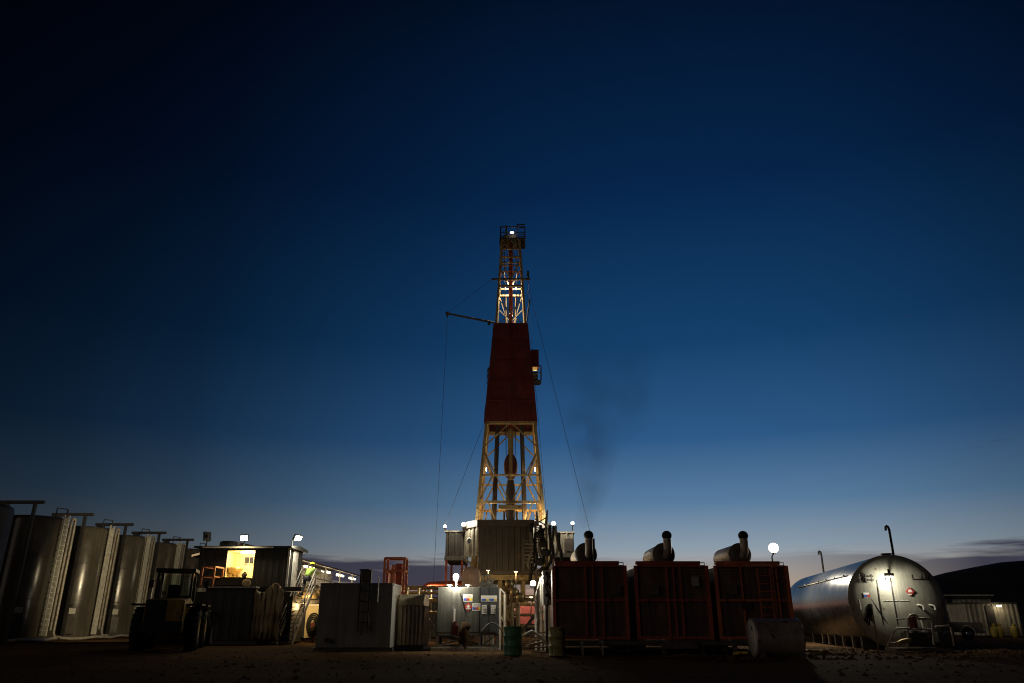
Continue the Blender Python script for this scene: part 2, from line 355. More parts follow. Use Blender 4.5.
# ------------------------------------------------------------------ wheel loader
def wheel_loader():
    t = thing('wheel_loader', (0, 0, 0), 'dusty yellow wheel loader with glazed cab and black bucket, parked before the upright tanks', 'loader')
    # local: front is -Y
    def whl(x, y):
        s = 1 if x > 0 else -1; r = .86
        w = MB(); w.lathe((x-s*.28, y, r), (s, 0, 0), [(0, .5), (.02, .68), (.08, .76), (.16, r), (.40, r), (.48, .76), (.54, .68), (.56, .5), (.3, .475)], 36)
        for k in range(18):
            a = 2*PI*k/18; c0 = V((x-.0, y+math.cos(a)*r, r+math.sin(a)*r)); d = V((0, math.cos(a), math.sin(a)))
            w.beam(c0-V((.24, 0, 0))-d*.02, c0+V((.24, 0, 0))-d*.02, .07, .09)
        ty = MB(); ty.v = w.v; ty.f = w.f; ty.sm = w.sm
        wo = MB(); wo.lathe((x-s*.2, y, r), (s, 0, 0), [(0, .47), (.38, .47), (.44, .44), (.36, .38), (.3, .16), (.42, .14), (.44, .1)], 28)
        wheel = ty.build('wheel', 'black_rubber', t); wo.build('rim', 'rim_yellow', wheel)
    for x in (-1.05, 1.05):
        for y in (-1.35, 1.65): whl(x, y)
    b = MB(); b.prism([(-.75, .2, .75), (-.75, 3.1, .75), (-.75, 3.25, 1.1), (-.75, 3.15, 1.95), (-.75, 1.3, 2.1), (-.75, .2, 1.95)], (1.5, 0, 0))
    b.bx(-.6, .6, -2.0, .4, .75, 1.3)
    b.build('engine_hood', 'loader_yellow', t)
    b = MB(); b.bx(-.78, .78, 3.12, 3.3, .7, 1.15); b.build('counterweight', 'loader_dark', t)
    b = MB(); b.bx(-.70, -.10, 3.16, 3.25, 1.0, 1.98); b.bx(-.68, -.62, 3.25, 3.27, 1.1, 1.9); b.build('engine_door', 'loader_yellow', t)
    b = MB(); b.bx(-.08, .70, 3.16, 3.26, 1.16, 1.98)
    for k in range(9): b.bx(-.02, .64, 3.26, 3.285, 1.2+k*.085, 1.24+k*.085)
    b.build('rear_grille', 'loader_dark', t)
    for x in (-1.05, 1.05):
        b = MB(); b.bx(x-.33, x+.33, 1.0, 2.6, 1.78, 1.85); b.build('fender', 'loader_dark', t)
        b = MB(); b.bx(x-.3, x+.3, -2.1, -.6, 1.78, 1.85); b.build('fender', 'loader_dark', t)
    c = MB()
    for x in (-.72, .72):
        for y, yt in ((-.25, -.05), (1.2, 1.15)): c.beam((x, y, 1.6), (x*.96, yt, 3.2), .09)
    c.bx(-.78, .78, -.3, 1.28, 1.5, 1.62); cab = c.build('cab_frame', 'loader_dark', t)
    r = MB(); r.bx(-.82, .82, -.25, 1.32, 3.2, 3.34); r.build('cab_roof', 'loader_dark', t)
    gl = MB(); gl.bx(-.64, .64, -.16, -.15, 1.72, 3.15); gl.build('windscreen', 'glass', t)
    for x in (-.71, .71): gl = MB(); gl.bx(x-.005, x+.005, -.08, 1.12, 1.72, 3.15); gl.build('side_window', 'glass', t)
    st = MB(); st.bx(-.25, .25, .5, 1.0, 1.65, 1.95); st.bx(-.25, .25, .95, 1.08, 1.95, 2.65); st.build('seat', 'black_rubber', t)
    st = MB(); st.beam((0, .02, 1.6), (0, .22, 2.1), .06); st.lathe((0, .22, 2.1), (0, -.35, .93), [(-.02, .16), (-.02, .2), (.02, .2), (.02, .16)], 20); st.build('steering_wheel', 'black_rubber', t)
    for x in (-.62, .62):
        a = MB(); a.beam((x*.85, -.55, 1.95), (x*.85, -1.9, 1.5), .16, .34); a.beam((x*.85, -1.9, 1.5), (x*.85, -2.85, .62), .16, .32); a.build('lift_arm', 'loader_yellow', t)
        a = MB(); a.cyl((x*.6, -.7, 1.15), (x*.6, -1.8, 1.35), .08); a.cyl((x*.6, -1.8, 1.35), (x*.6, -2.3, 1.2), .045); a.build('hydraulic_ram', 'chrome', t)
    b = MB(); b.prism([(-.5, -.1, 1.3), (-.5, -.75, 1.3), (-.5, -.75, 2.2), (-.5, -.45, 2.25), (-.5, -.1, 1.7)], (1.0, 0, 0)); b.build('front_frame', 'loader_yellow', t)
    k = MB(); prof = [(-2.85, .95), (-2.75, .3), (-2.95, .08), (-3.9, .06), (-3.9, .1), (-3.0, .14), (-2.83, .34), (-2.93, .95)]
    k.prism([(-1.45, y, z) for y, z in prof], (2.9, 0, 0))
    for x in (-1.45, 1.42): k.prism([(x, -2.85, .95), (x, -2.75, .3), (x, -2.95, .08), (x, -3.9, .06), (x, -3.3, .8)], (.03, 0, 0))
    k.build('bucket', 'loader_dark', t)
    for x in (-.62, .62): l = MB(); l.box((x, -.78, 2.35), (.2, .12, .16)); l.build('headlight', 'chrome', t)
    e = MB(); e.cyl((.45, 2.2, 2.0), (.45, 2.2, 2.75), .07); e.build('exhaust_pipe', 'soot', t)
    for z in (.6, .95, 1.3): s = MB(); s.bx(.76, 1.02, .05, .45, z, z+.04); s.build('cab_step', 'pale_steel', t)
    for x in (-1, 1): mi = MB(); mi.beam((x*.78, -.1, 2.9), (x*1.15, -.35, 2.9), .03); mi.box((x*1.18, -.36, 2.75), (.2, .05, .34)); mi.build('mirror', 'loader_dark', t)
    return t
wl = wheel_loader(); p = at(166, 650, 35.2); wl.location = (p.x-.15, p.y+.6, 0); wl.rotation_euler = (0, 0, math.radians(196))

# ------------------------------------------------------------------ cabin block with lit room
YC = 42.0; ZF = Z(586, YC)
x0, x1 = X(203, 610, YC), X(253, 610, YC)
t = thing('mud_tank', (x0, YC, 0), 'big dark steel mud tank carrying the cabin with the lit room', 'tank')
b = MB(); b.sheet((x0, YC), (x1, YC), .22, ZF-.12, .55, .015, .1, (0, -1, 0)); b.bx(x0, x1, YC+.1, YC+6, .2, ZF-.12); b.build('tank_body', 'cabin_dark', t)
b = MB(); b.bx(x0-.1, x1+.15, YC-.35, YC+6, ZF-.115, ZF-.03); b.build('deck_edge', 'pale_steel', t)
b = MB(); b.bx(x0-.2, x1+.3, YC+.1, YC+6, 0.0, .2); b.build('skid', 'skid', t)
b = MB(); b.bx(X(200, 611, YC), X(214, 611, YC), YC-.7, YC-.15, Z(612, YC), Z(611, YC)+.03)
for q in (X(201, 611, YC), X(213, 611, YC)): b.beam((q, YC-.6, Z(612, YC)), (q, YC-.02, Z(625, YC)), .05)
b.build('step_plate', 'pale_steel', t)
b = MB(); zr = ZF-.03; xa, xb = X(203, 580, YC), X(215, 580, YC); rail(b, [(xa, YC+1.6, zr), (xa, YC-.25, zr), (xb, YC-.25, zr), (xb, YC+1.0, zr)], 1.0, .04); tag(b.build('guard_rail', 'orange_rail'), 'short orange guard rail on the dark mud tank beside the loader cab', 'railing')

YK = 43.2
kx0, kx1 = X(198, 565, YK), X(287, 565, YK); kz0, kz1 = ZF-.02, Z(546, YK)
wx0, wx1 = X(226.5, 562, YK), X(254, 562, YK); wz0, wz1 = Z(578, YK), Z(550.5, YK)
t = thing('cabin', (kx0, YK, kz0), 'dark ribbed cabin on the mud tanks with one bright open room', 'cabin')
b = MB()
b.sheet((kx0, YK), (wx0, YK), kz0, kz1-.12, .35, .014, .08, (0, -1, 0)); b.sheet((wx1, YK), (kx1, YK), kz0, kz1-.12, .35, .014, .08, (0, -1, 0))
b.bx(wx0, wx1, YK-.0, YK+.08, wz1, kz1-.12); b.bx(wx0, wx1, YK-.0, YK+.08, kz0, wz0)
b.sheet((kx1, YK+.08), (kx1, YK+3.0), kz0, kz1-.12, .35, .014, .08, (1, 0, 0)); b.bx(kx0, kx0+.08, YK+.08, YK+3, kz0, kz1-.12)
wall = b.build('wall', 'cabin_dark', t)
b = MB(); b.bx(kx0+.1, kx1-.12, YK+2.6, YK+2.68, kz0, kz1-.13); b.bx(kx0+.1, kx1-.12, YK+.1, YK+2.6, kz0+.0, kz0+.05); b.bx(kx0+.1, kx1-.12, YK+.1, YK+2.6, kz1-.2, kz1-.14)
b.bx(wx0-.6, wx0-.5, YK+.1, YK+2.6, kz0+.05, kz1-.2); b.bx(wx1+.5, wx1+.6, YK+.1, YK+2.6, kz0+.05, kz1-.2); b.build('room', 'cabin_room', t)
b = MB(); b.prism([(kx0-.25, YK-.3, kz1-.02), (kx0-.25, YK-.3, kz1-.12), (kx0-.25, YK+3.2, kz1-.12), (kx0-.25, YK+3.2, kz1+.02), (kx0-.25, YK+1.4, kz1+.12)], (kx1-kx0+.5, 0, 0)); b.build('roof', 'cabin_dark', t)
b = MB(); b.bx(X(205, 548, YK), X(275, 548, YK), YK-.36, YK-.31, kz1-.14, kz1-.06); b.build('gutter', 'white_trim', t)
b = MB(); q0, q1 = X(245, 560, YK+2.6), X(254, 560, YK+2.6); b.bx(q0, q1, YK+2.55, YK+2.6, Z(564, YK+2.6), Z(557, YK+2.6)); wi = b.build('window', 'window_dark', t)
b = MB(); zz0, zz1 = Z(564, YK+2.6), Z(557, YK+2.6)
for q in (q0, q1, (q0*.45+q1*.55)): b.bx(q-.015, q+.015, YK+2.51, YK+2.548, zz0-.03, zz1+.03)
for q in (zz0, zz1): b.bx(q0+.03, q1-.03, YK+2.515, YK+2.546, q-.015, q+.015)
b.build('frame', 'white_trim', wi)
b = MB(); b.beam((kx1+.08, YK-.02, kz0), (kx1+.08, YK-.02, kz1-.13), .1); b.build('corner_post', 'white_trim', t)
b = MB(); b.bx(kx1+.045, kx1+.09, YK+.9, YK+1.8, kz0+.05, kz0+2.0); d = b.build('door', 'pale_rim', t)
b = MB(); b.bx(kx1+.09, kx1+.15, YK+1.65, YK+1.72, kz0+1.0, kz0+1.15); b.build('handle', 'chrome', d)
light('POINT', 'room_light', ((wx0+wx1)/2, YK+1.3, kz1-.5), 330, AMBER, t, .25)
b = MB(); b.bx(wx0+.3, wx1-.3, YK+1.2, YK+1.35, kz1-.28, kz1-.21); b.build('light_fitting', 'lamp_tube', t)
# workbench, basin and bags in the room
t = thing('wash_basin', at(234, 577, YK+1.9), 'pale round basin under the window wall of the bright room', 'basin')
q = at(234, 574, YK+1.9); b = MB(); b.lathe((q.x, q.y, q.z+.35), (0, 0, 1), [(-.4, .12), (-.3, .32), (-.1, .44), (0, .47), (0, .43), (-.1, .4), (-.26, .28), (-.27, .02)], 24); b.build('bowl', 'brass', t)
b = MB(); b.cyl((q.x, q.y, kz0+.06), (q.x, q.y, q.z), .09); b.build('pedestal', 'brass', t)
b = MB(); q0 = at(217, 579, YK-.1); q1 = at(249, 579, YK-.1)
tb = thing('workbench', (q0.x, YK-.2, kz0), 'dark low workbench across the mouth of the lit room', 'bench')
b.bx(q0.x, q1.x, YK-.65, YK-.05, kz0+.42, kz0+.5); b.build('bench_top', 'dark_steel', tb)
for a in (q0.x+.06, q1.x-.06):
    for y in (YK-.6, YK-.1): b = MB(); b.beam((a, y, kz0), (a, y, kz0+.42), .07); b.build('leg', 'dark_steel', tb)
b = MB(); b.bx(q0.x+.1, q1.x-.1, YK-.6, YK-.1, kz0+.08, kz0+.34); b.build('cupboard', 'dark_steel', tb)
def sack(cx, cy, z, s, mname, label):
    b = MB(); b.ball((cx, cy, z+s*.5), s*.6, 12, 8, (1, .7, .85)); b.ball((cx+.02, cy, z+s*1.0), s*.2, 8, 6)
    tag(b.build('sack', mname), label, 'sack', 'sacks by the lit room')
sack(X(246, 577, YK), YK-.3, kz0+.5, .26, 'tarp', 'tan sack standing on the workbench end below the dark window')
sack(X(251, 584, YK), YK-.75, kz0-.02, .42, 'tarp', 'brown sack on the deck edge beside the workbench')
b = MB(); q = at(222, 544, YK+1.2); b.lathe((X(229, 543, YK+1.2), YK+1.2, kz1+.02), (0, 0, 1), [(0, .5), (.3, .5), (.34, .4), (.36, .1)], 20); tag(b.build('roof_vent', 'cabin_dark'), 'squat dark round vent on the cabin roof by the bright lamp', 'vent')

# tarpaulin hanging right of the dark tank and the tanks behind it
t0, t1 = X(253, 615, YC-.1), X(282, 615, YC-.1); b = MB(); n = 46; cols = []
for i in range(n+1):
    f = i/n; x = t0+(t1-t0)*f
    for j in range(11):
        g_ = j/10; z = .25+(ZF-.35)*g_ - (.25*math.sin(f*7)*(g_ > .9)); y = YC-.12+.10*math.sin(f*34+g_*2.2+3*noise.noise(V((f*5, g_*2, 0))))*(1.1-g_*.6)+.12*noise.noise(V((f*9, g_*4, 2)))
        cols.append(V((x+.05*noise.noise(V((f*3, g_*5, 7))), y, z)))
m_ = len(cols); fs = [(i*11+j, (i+1)*11+j, (i+1)*11+j+1, i*11+j+1) for i in range(n) for j in range(10)]
b.add(cols, fs, True); o = b.build('tarpaulin', 'tarp'); sm = o.modifiers.new('thickness', 'SOLIDIFY'); sm.thickness = .02
tag(o, 'crumpled brown tarpaulin hung down the tank side left of the stairs', 'tarpaulin')
t = thing('pump_skid', (t1, YC+.3, 0), 'dark machinery behind the tarpaulin with a level top beam under the cabin', 'pump')
b = MB(); b.bx(t0, X(300, 586, YC), YC+.25, YC+.6, Z(591, YC), ZF-.03); b.build('top_beam', 'dark_steel', t)
b = MB(); b.bx(t0, t1+.3, YC+.6, YC+3, .1, ZF-.5); b.build('housing', 'cabin_dark', t)

# ------------------------------------------------------------------ stairs and the climber
sb = at(284, 641, 41.6); sb.z = 0; st = V((X(308, 578, 44.1), 44.1, ZF))
t = thing('metal_stairs', sb, 'steep metal stairs with pipe handrails climbing to the cabin deck', 'stairs')
d = (st-sb); dh = V((d.x, d.y, 0)).normalized(); ac = V((dh.y, -dh.x, 0)); hw = .42
for s in (-1, 1):
    b = MB(); b.beam(sb+ac*hw*s+V((0, 0, .05)), st+ac*hw*s, .05, .2); b.build('stringer', 'pale_steel', t)
    b = MB(); up = V((0, 0, .95)); b.beam(sb+ac*hw*s+up+d*.03, st+ac*hw*s+up, .05); b.beam(sb+ac*hw*s+up*.55+d*.03, st+ac*hw*s+up*.55, .04)
    for f in (.03, .5, 1): b.beam(sb+ac*hw*s+d*f, sb+ac*hw*s+d*f+up, .05)
    b.build('handrail', 'pale_steel', t)
NT = 14
for i in range(1, NT):
    b = MB(); p = sb.lerp(st, i/NT); b.box(p, (hw*2-.06, .24, .035), Matrix.Rotation(math.atan2(-dh.x, dh.y), 3, 'Z')); b.build('tread', 'dark_steel', t)
b = MB(); q = st
rail(b, [st+ac*hw+V((0, .1, 0)), st+ac*(hw+.02)+V((.1, 1.6, 0))], 1.0, .03); rail(b, [st-ac*hw+V((0, .1, 0)), st-ac*(hw)+V((0, 1.0, 0))], 1.0, .03)
b.bx(st.x-.9, st.x+.9, 44.2, 46.5, ZF-.12, ZF-.02); tag(b.build('landing', 'pale_steel'), 'railed landing at the head of the metal stairs', 'landing')

def skin(name, pts, edges, rad, parent, m, root=0, sub=2):
    me = bpy.data.meshes.new(name); off = V((0, 0, 0)); q = parent
    while q is not None: off += q.location; q = q.parent
    me.from_pydata([tuple(V(p)-off) for p in pts], edges, []); o = bpy.data.objects.new(name, me); COL.objects.link(o); o.parent = parent
    o.modifiers.new('skin', 'SKIN')
    for i, s in enumerate(me.skin_vertices[0].data): s.radius = (rad[i], rad[i]) if not isinstance(rad[i], tuple) else rad[i]; s.use_root = (i == root)
    md = o.modifiers.new('sub', 'SUBSURF'); md.levels = sub; md.render_levels = sub
    me.materials.append(M[m]); return o
# the climber: stands on two treads, leans into the climb, holds both rails
ft0 = sb.lerp(st, 12/NT)+V((0, 0, .02)); ft1 = sb.lerp(st, 14/NT)+V((0, 0, .0))
P = thing('person', ft0, 'person in a lime jacket and lime hard hat climbing the metal stairs', 'person')
f_ = dh; r_ = ac
hip = ft0+f_*.20+V((0, 0, .90)); 
def q3(base, f, r, z): return base+f_*f+r_*r+V((0, 0, z))
pel = hip; chest = q3(hip, .18, .06, .35); neck = q3(hip, .29, .11, .54); head = q3(hip, .34, .13, .68)
lh, rh = q3(hip, 0, -.1, -.03), q3(hip, 0, .1, -.03)
lk, rk = q3(ft0, .16, -.12, .46), q3(ft1, .22, .12, .44); la, ra = q3(ft0, 0, -.12, .07), q3(ft1, .02, .12, .07)
lt, rt = q3(ft0, .18, -.13, .03), q3(ft1, .2, .13, .03)
ls, rs = q3(neck, -.03, -.19, -.06), q3(neck, -.03, .19, -.06)
le, re = q3(ls, .06, -.13, -.27), q3(rs, .14, .12, -.25)
lw, rw = q3(le, .2, -.05, -.02), q3(re, .22, .05, .05)
pts = [pel, chest, neck, head, lh, lk, la, lt, rh, rk, ra, rt, ls, le, lw, rs, re, rw, q3(head, .02, 0, .1)]
ed = [(0, 1), (1, 2), (2, 3), (3, 18), (0, 4), (4, 5), (5, 6), (6, 7), (0, 8), (8, 9), (9, 10), (10, 11), (1, 12), (12, 13), (13, 14), (1, 15), (15, 16), (16, 17)]
rad = [.13, .14, .055, .095, .09, .065, .045, .04, .09, .065, .045, .04, .065, .045, .032, .065, .045, .032, .085]
# fingers curled round the rail
for w, s in ((lw, -1), (rw, 1)):
    base = len(pts); palm = q3(w, .07, 0, .0); pts.append(palm); rad.append(.034); ed.append((14 if s < 0 else 17, base))
    for k, ln in enumerate((.035, .042, .04, .03)):
        a = q3(palm, .03-.022*k+.03, -s*.01, -.005); c1 = q3(a, .01, s*.02, -ln); c2 = q3(c1, -.005, s*.03, -.012)
        i = len(pts); pts += [a, c1, c2]; rad += [.01, .009, .008]; ed += [(base, i), (i, i+1), (i+1, i+2)]
    i = len(pts); pts += [q3(palm, .01, -s*.035, -.01), q3(palm, .035, -s*.045, -.035)]; rad += [.011, .009]; ed += [(base, i), (i, i+1)]
skin('body', pts, ed, rad, P, 'skin')
skin('jacket', [q3(pel, 0, 0, .02), chest, q3(neck, -.03, 0, -.04), ls, le, q3(lw, -.03, .0, 0), rs, re, q3(rw, -.03, 0, 0)], [(0, 1), (1, 2), (1, 3), (3, 4), (4, 5), (1, 6), (6, 7), (7, 8)], [.175, .19, .09, .095, .07, .055, .095, .07, .055], P, 'hi_vis')
skin('trousers', [pel, lh, lk, q3(la, 0, 0, .03), rh, rk, q3(ra, 0, 0, .03)], [(0, 1), (1, 2), (2, 3), (0, 4), (4, 5), (5, 6)], [.155, .115, .085, .07, .115, .085, .07], P, 'trousers')
for a, e in ((la, lt), (ra, rt)): skin('boot', [q3(a, -.04, 0, -.0), q3(a, .02, 0, -.03), e], [(0, 1), (1, 2)], [.06, .055, .05], P, 'black_rubber')
hb = MB(); hc = q3(head, .01, 0, .07); hb.lathe(hc, V((dh.x*.2, dh.y*.2, 1)), [(-.01, .17), (.0, .175), (.012, .15), (.07, .135), (.12, .09), (.145, .03)], 24); hb.build('hard_hat', 'hat_lime', P)
fb = MB(); fb.ball(q3(head, .095, 0, .0), .02, 8, 6); fb.ball(q3(head, .02, .085, .01), .025, 8, 6, (.6, 1, 1.3)); fb.ball(q3(head, .02, -.085, .01), .025, 8, 6, (.6, 1, 1.3)); fb.build('face', 'skin', P)
hair = MB(); hair.ball(q3(head, -.03, 0, .04), .098, 12, 8, (1, 1, .9)); hair.build('hair', 'trousers', P)

# ------------------------------------------------------------------ canopy over the shale shakers, receding behind the stairs
cx0 = -13.6*1.0; ya, yb = 46.5, 72
zR = 4.75
t = thing('canopy', (cx0-3, ya, 0), 'long low sloping canopy with strip lights, receding behind the climber', 'canopy')
b = MB(); b.prism([(cx0+.35, ya, zR), (cx0+.35, ya, zR+.12), (cx0-2.8, ya, zR+.85), (cx0-5.6, ya, zR+.12), (cx0-5.6, ya, zR), (cx0-2.8, ya, zR+.72)], (0, yb-ya, 0)); b.build('roof', 'roof_brown', t)
for i in range(6):
    y = ya+.5+i*4.8
    b = MB(); b.beam((cx0+.1, y, ZF), (cx0+.1, y, zR), .1); b.build('post', 'pale_steel', t)
b = MB(); b.bx(cx0-3.0, cx0-2.9, ya+.2, yb, ZF, zR+.5); b.build('back_panel', 'trailer_white', t)
for i in range(5):
    y = ya+1.5+i*5
    b = MB(); b.beam((cx0-.5, y, zR-.12), (cx0-.5, y+2.4, zR-.12), .13); b.build('strip_light', 'lamp_tube', t)
    light('POINT', 'strip_glow', (cx0-.6, y+1, zR-.35), 130, WARM, t, .3)
b = MB(); b.bx(cx0-5.4, cx0+.6, 47, 72, .2, ZF-.12); b.build('deck_tank', 'cabin_dark', t)
b = MB(); rail(b, [(cx0+.5, 47.2+i*4, ZF-.1) for i in range(7)], 1.0, .03); b.build('railing', 'pale_steel', t)
# pump panel in yellow light behind the stairs
t = thing('pump_cover', (X(309, 637, 45), 45, 0), 'bright yellow-lit upright panel between the stairs and the grey tank', 'panel')
b = MB(); b.bx(X(302.5, 620, 45), X(318, 620, 45), 45.6, 45.7, .25, Z(606, 45)); b.build('panel', 'cabin_room', t)
b = MB(); b.bx(X(302.5, 606, 45), X(318, 606, 45), 45.3, 45.7, Z(606, 45)+.0, Z(604, 45)); b.build('cap', 'white_trim', t)
light('POINT', 'panel_light', (X(309, 600, 45), 44.0, 1.9), 90, AMBER, t, .15)
t = thing('hose_reel', (X(313, 626, 44.9), 44.9, .3), 'dark coiled hose reel hanging before the yellow-lit panel', 'hose reel')
c0 = at(313, 625, 44.9); b = MB()
for k in range(4): b.tube([(c0.x+(.36-.07*k)*math.cos(a*PI/10), 44.95-.05*k, c0.z+(.62-.1*k)*math.sin(a*PI/10)) for a in range(21)], .045, 6)
b.build('hose', 'black_rubber', t); b = MB(); b.cyl((c0.x, 44.8, c0.z), (c0.x, 45.3, c0.z), .12); b.beam((c0.x, 45.2, c0.z), (c0.x, 45.2, 0), .1); b.build('hub', 'pump_red', t)
t = thing('electric_motor', (X(309, 600, 44.6), 44.6, 2.1), 'round pale motor on a beam above the yellow-lit panel', 'motor')
c0 = at(311, 592, 44.6); b = MB(); b.lathe((c0.x-.5, 44.6, c0.z), (1, 0, 0), [(0, .2), (.06, .36), (.12, .4), (.85, .4), (.92, .34), (1.0, .2)], 24); b.build('housing', 'brass', t)
b = MB(); b.bx(c0.x-.7, c0.x+.7, 44.4, 44.9, c0.z-.62, c0.z-.42); b.beam((c0.x, 44.65, c0.z-.42), (c0.x, 44.65, c0.z-.3), .3); b.beam((c0.x-.6, 44.65, 0), (c0.x-.6, 44.65, c0.z-.6), .1); b.beam((c0.x+.6, 44.65, 0), (c0.x+.6, 44.65, c0.z-.6), .1); b.build('base_frame', 'dark_steel', t)

# ------------------------------------------------------------------ grey box tank with ladder, silver sheet tank
YG = 33.0; gx0, gx1 = X(318, 615, YG), X(391.5, 615, YG); gzt = Z(583, YG)
t = thing('water_tank', (gx0, YG, 0), 'plain grey rectangular tank with a ladder down its front', 'tank')
b = MB(); b.bx(gx0, gx1, YG, YG+2.4, .14, gzt)
b.bx(gx0+.02, gx1-.02, YG-.025, YG, gzt-.09, gzt-.02); b.bx(gx1, gx1+.03, YG+.02, YG+2.38, gzt-.1, gzt-.02)
o = b.build('shell', 'grey_tank', t)
for f in (.26, .52, .78): k = MB(); q = gx0+(gx1-gx0)*f; k.bx(q-.012, q+.012, YG-.008, YG-.001, .16, gzt-.1); k.build('weld_seam', 'grey_tank', t)
k = MB(); q = gx0+.5; k.cyl((q, YG-.18, .42), (q, YG, .42), .07); k.cyl((q, YG-.2, .42), (q, YG-.17, .42), .11); k.build('drain_valve', 'dark_steel', t); bv = o.modifiers.new('bevel', 'BEVEL'); bv.width = .03; bv.segments = 2
for y in (YG+.1, YG+2.1): b = MB(); b.bx(gx0-.1, gx1+.1, y, y+.2, 0, .14); b.build('skid', 'skid', t)
b = MB(); lx = X(365, 600, YG); ladder(b, (lx, YG-.16, .7), (lx, YG-.16, gzt+.5), (1, 0, 0), .40, .36, .025)
for z in (.9, 2.0, gzt-.2):
    for s in (-.2, .2): b.beam((lx+s, YG-.16, z), (lx+s, YG+.0, z), .04)
b.build('ladder', 'soot', t)
b = MB(); q = X(378, 600, YG); b.tube([(q, YG-.1, 1.9), (q, YG-.1, gzt+.2), (q-.04, YG-.1, gzt+.27)], .02); b.build('grab_rail', 'pale_steel', t)
b = MB(); b.bx(X(359, 575, YG), X(369, 575, YG), YG+.25, YG+.75, gzt, Z(570, YG)); hb_ = b.build('hatch_box', 'skid', t); b = MB(); b.bx(X(358.5, 570, YG), X(369.5, 570, YG), YG+.22, YG+.78, Z(570, YG), Z(570, YG)+.05); b.build('lid', 'soot', hb_)
YS = 34.3; sx0, sx1 = gx1+.12, X(422, 620, YS); szt = Z(597, YS)
t = thing('corrugated_tank', (sx0, YS, 0), 'low shiny corrugated tank pushed against the end of the grey tank', 'tank')
b = MB(); b.sheet((sx0, YS), (sx1, YS), .2, szt-.35, .17, .10, .06, (0, -1, 0)); b.sheet((sx1, YS+.06), (sx1, YS+2), .2, szt-.35, .17, .08, .06, (1, 0, 0)); b.bx(sx0, sx1-.06, YS+.06, YS+2, .2, szt-.35); b.build('sheet_wall', 'silver_sheet', t)
b = MB(); b.prism([(sx0, YS-.08, szt-.34), (sx0, YS-.08, szt-.05), (sx0, YS+.25, szt+.12), (sx0, YS+2.1, szt+.12), (sx0, YS+2.1, szt-.34)], (sx1-sx0+.06, 0, 0)); b.build('lid', 'silver_sheet', t)
b = MB(); b.bx(sx0-.05, sx1+.1, YS+.1, YS+1.9, 0, .2); b.build('skid', 'skid', t)
def valve(name, x, y, z, label):
    t = thing(name, (x, y, z), label, 'valve', 'brass valves on the corrugated tank')
    b = MB(); b.cyl((x, y, z), (x, y, z+.16), .06); b.ball((x, y, z+.18), .075, 10, 8); b.build('valve_body', 'brass', t)
    b = MB(); b.cyl((x, y, z+.25), (x, y, z+.27), .1, n=14); b.build('hand_wheel', 'brass', t)
valve('valve', sx0+.25, YS+.5, szt+.12, 'brass valve on the corrugated tank lid, nearer the grey tank')
valve('valve', sx0+.75, YS+.6, szt+.12, 'brass valve on the corrugated tank lid, farther from the grey tank')
# red frame with vessel behind
YR = 42; rx0, rx1 = X(384.5, 570, YR), X(404, 570, YR); rz1 = Z(558, YR)
t = thing('separator_skid', (rx0, YR, 0), 'orange-red open frame holding two upright vessels behind the grey tank', 'frame')
for x in (rx0, rx1):
    for y in (YR, YR+1.1): b = MB(); b.beam((x, y, 0), (x, y, rz1), .12); b.build('post', 'bright_red_frame', t)
b = MB()
for z in (rz1, rz1-.65):
    for y in (YR, YR+1.1): b.beam((rx0+.06, y, z), (rx1-.06, y, z), .1)
    for x in (rx0, rx1): b.beam((x, YR+.06, z), (x, YR+1.04, z), .1)
b.build('cross_beam', 'bright_red_frame', t)
b = MB(); b.lathe((rx0+.38, YR+.5, .3), (0, 0, 1), [(0, .1), (.1, .2), (rz1-1.0, .2), (rz1-.75, .12), (rz1-.6, .05)], 20); b.build('vessel', 'bright_red_frame', t)
b = MB(); b.bx(rx0+.5, rx1-.2, YR+.45, YR+.95, .3, rz1-.25); b.build('cabinet', 'red_frame', t)
# pipes and trestle between grey tank and lamp box
t = thing('pipe_rack', (X(428, 640, 44), 44, 0), 'low yellow-lit rack of level pipes behind the corrugated tank', 'pipe rack')
for k, (v_, rr_) in enumerate(((588, .10), (593, .07), (600.5, .12), (612, .06))): b = MB(); z = Z(v_, 44); b.cyl((X(395, v_, 44), 44+.25*k, z), (X(450, v_, 44), 44+.25*k, z), rr_); b.build('pipe', 'derrick_paint', t)
b = MB()
for u in (424, 440):
    x = X(u, 620, 44.5); b.beam((x, 44.5, 0), (x, 44.5, Z(588, 44.5)), .12)
b.beam((X(424, 640, 44.5), 44.5, .3), (X(440, 612, 44.5), 44.5, Z(612, 44.5)), .09); b.beam((X(440, 640, 44.7), 44.7, .3), (X(424, 612, 44.7), 44.7, Z(612, 44.7)), .09); b.build('trestle', 'skid', t)
b = MB(); z = Z(584.5, 46); b.tube([(X(423, 588, 46), 46, z-.3), (X(425, 585, 46), 46, z-.1), (X(429, 585, 46), 46, z+.02), (X(462, 583, 46), 46, z+.1)], .13); tag(b.build('flow_pipe', 'red_frame'), 'brown-red flow pipe elbowing over the pipe rack', 'pipe')
def fill_lamp(p, power, col, lab):  # added fittings for fill lights that brighten the rack, passage and sheet
    p = V(p); t = thing('work_lamp', (p.x, p.y+.3, 0), lab, 'lamp', 'small work lamps around the rig legs')
    b = MB(); b.tube([(p.x, p.y+.3, 0), (p.x, p.y+.3, p.z+.1), (p.x, p.y+.1, p.z+.2)], .04, 8); b.build('pole', 'skid', t)
    b = MB(); b.box((p.x, p.y+.05, p.z+.2), (.3, .22, .08)); b.build('housing', 'dark_steel', t)
    b = MB(); b.box((p.x, p.y+.05, p.z+.14), (.24, .16, .03)); b.build('lens', 'lamp_warm', t)
    light('POINT', 'lamp_light', p-V((0, .0, .1)), power, col, t, .15)
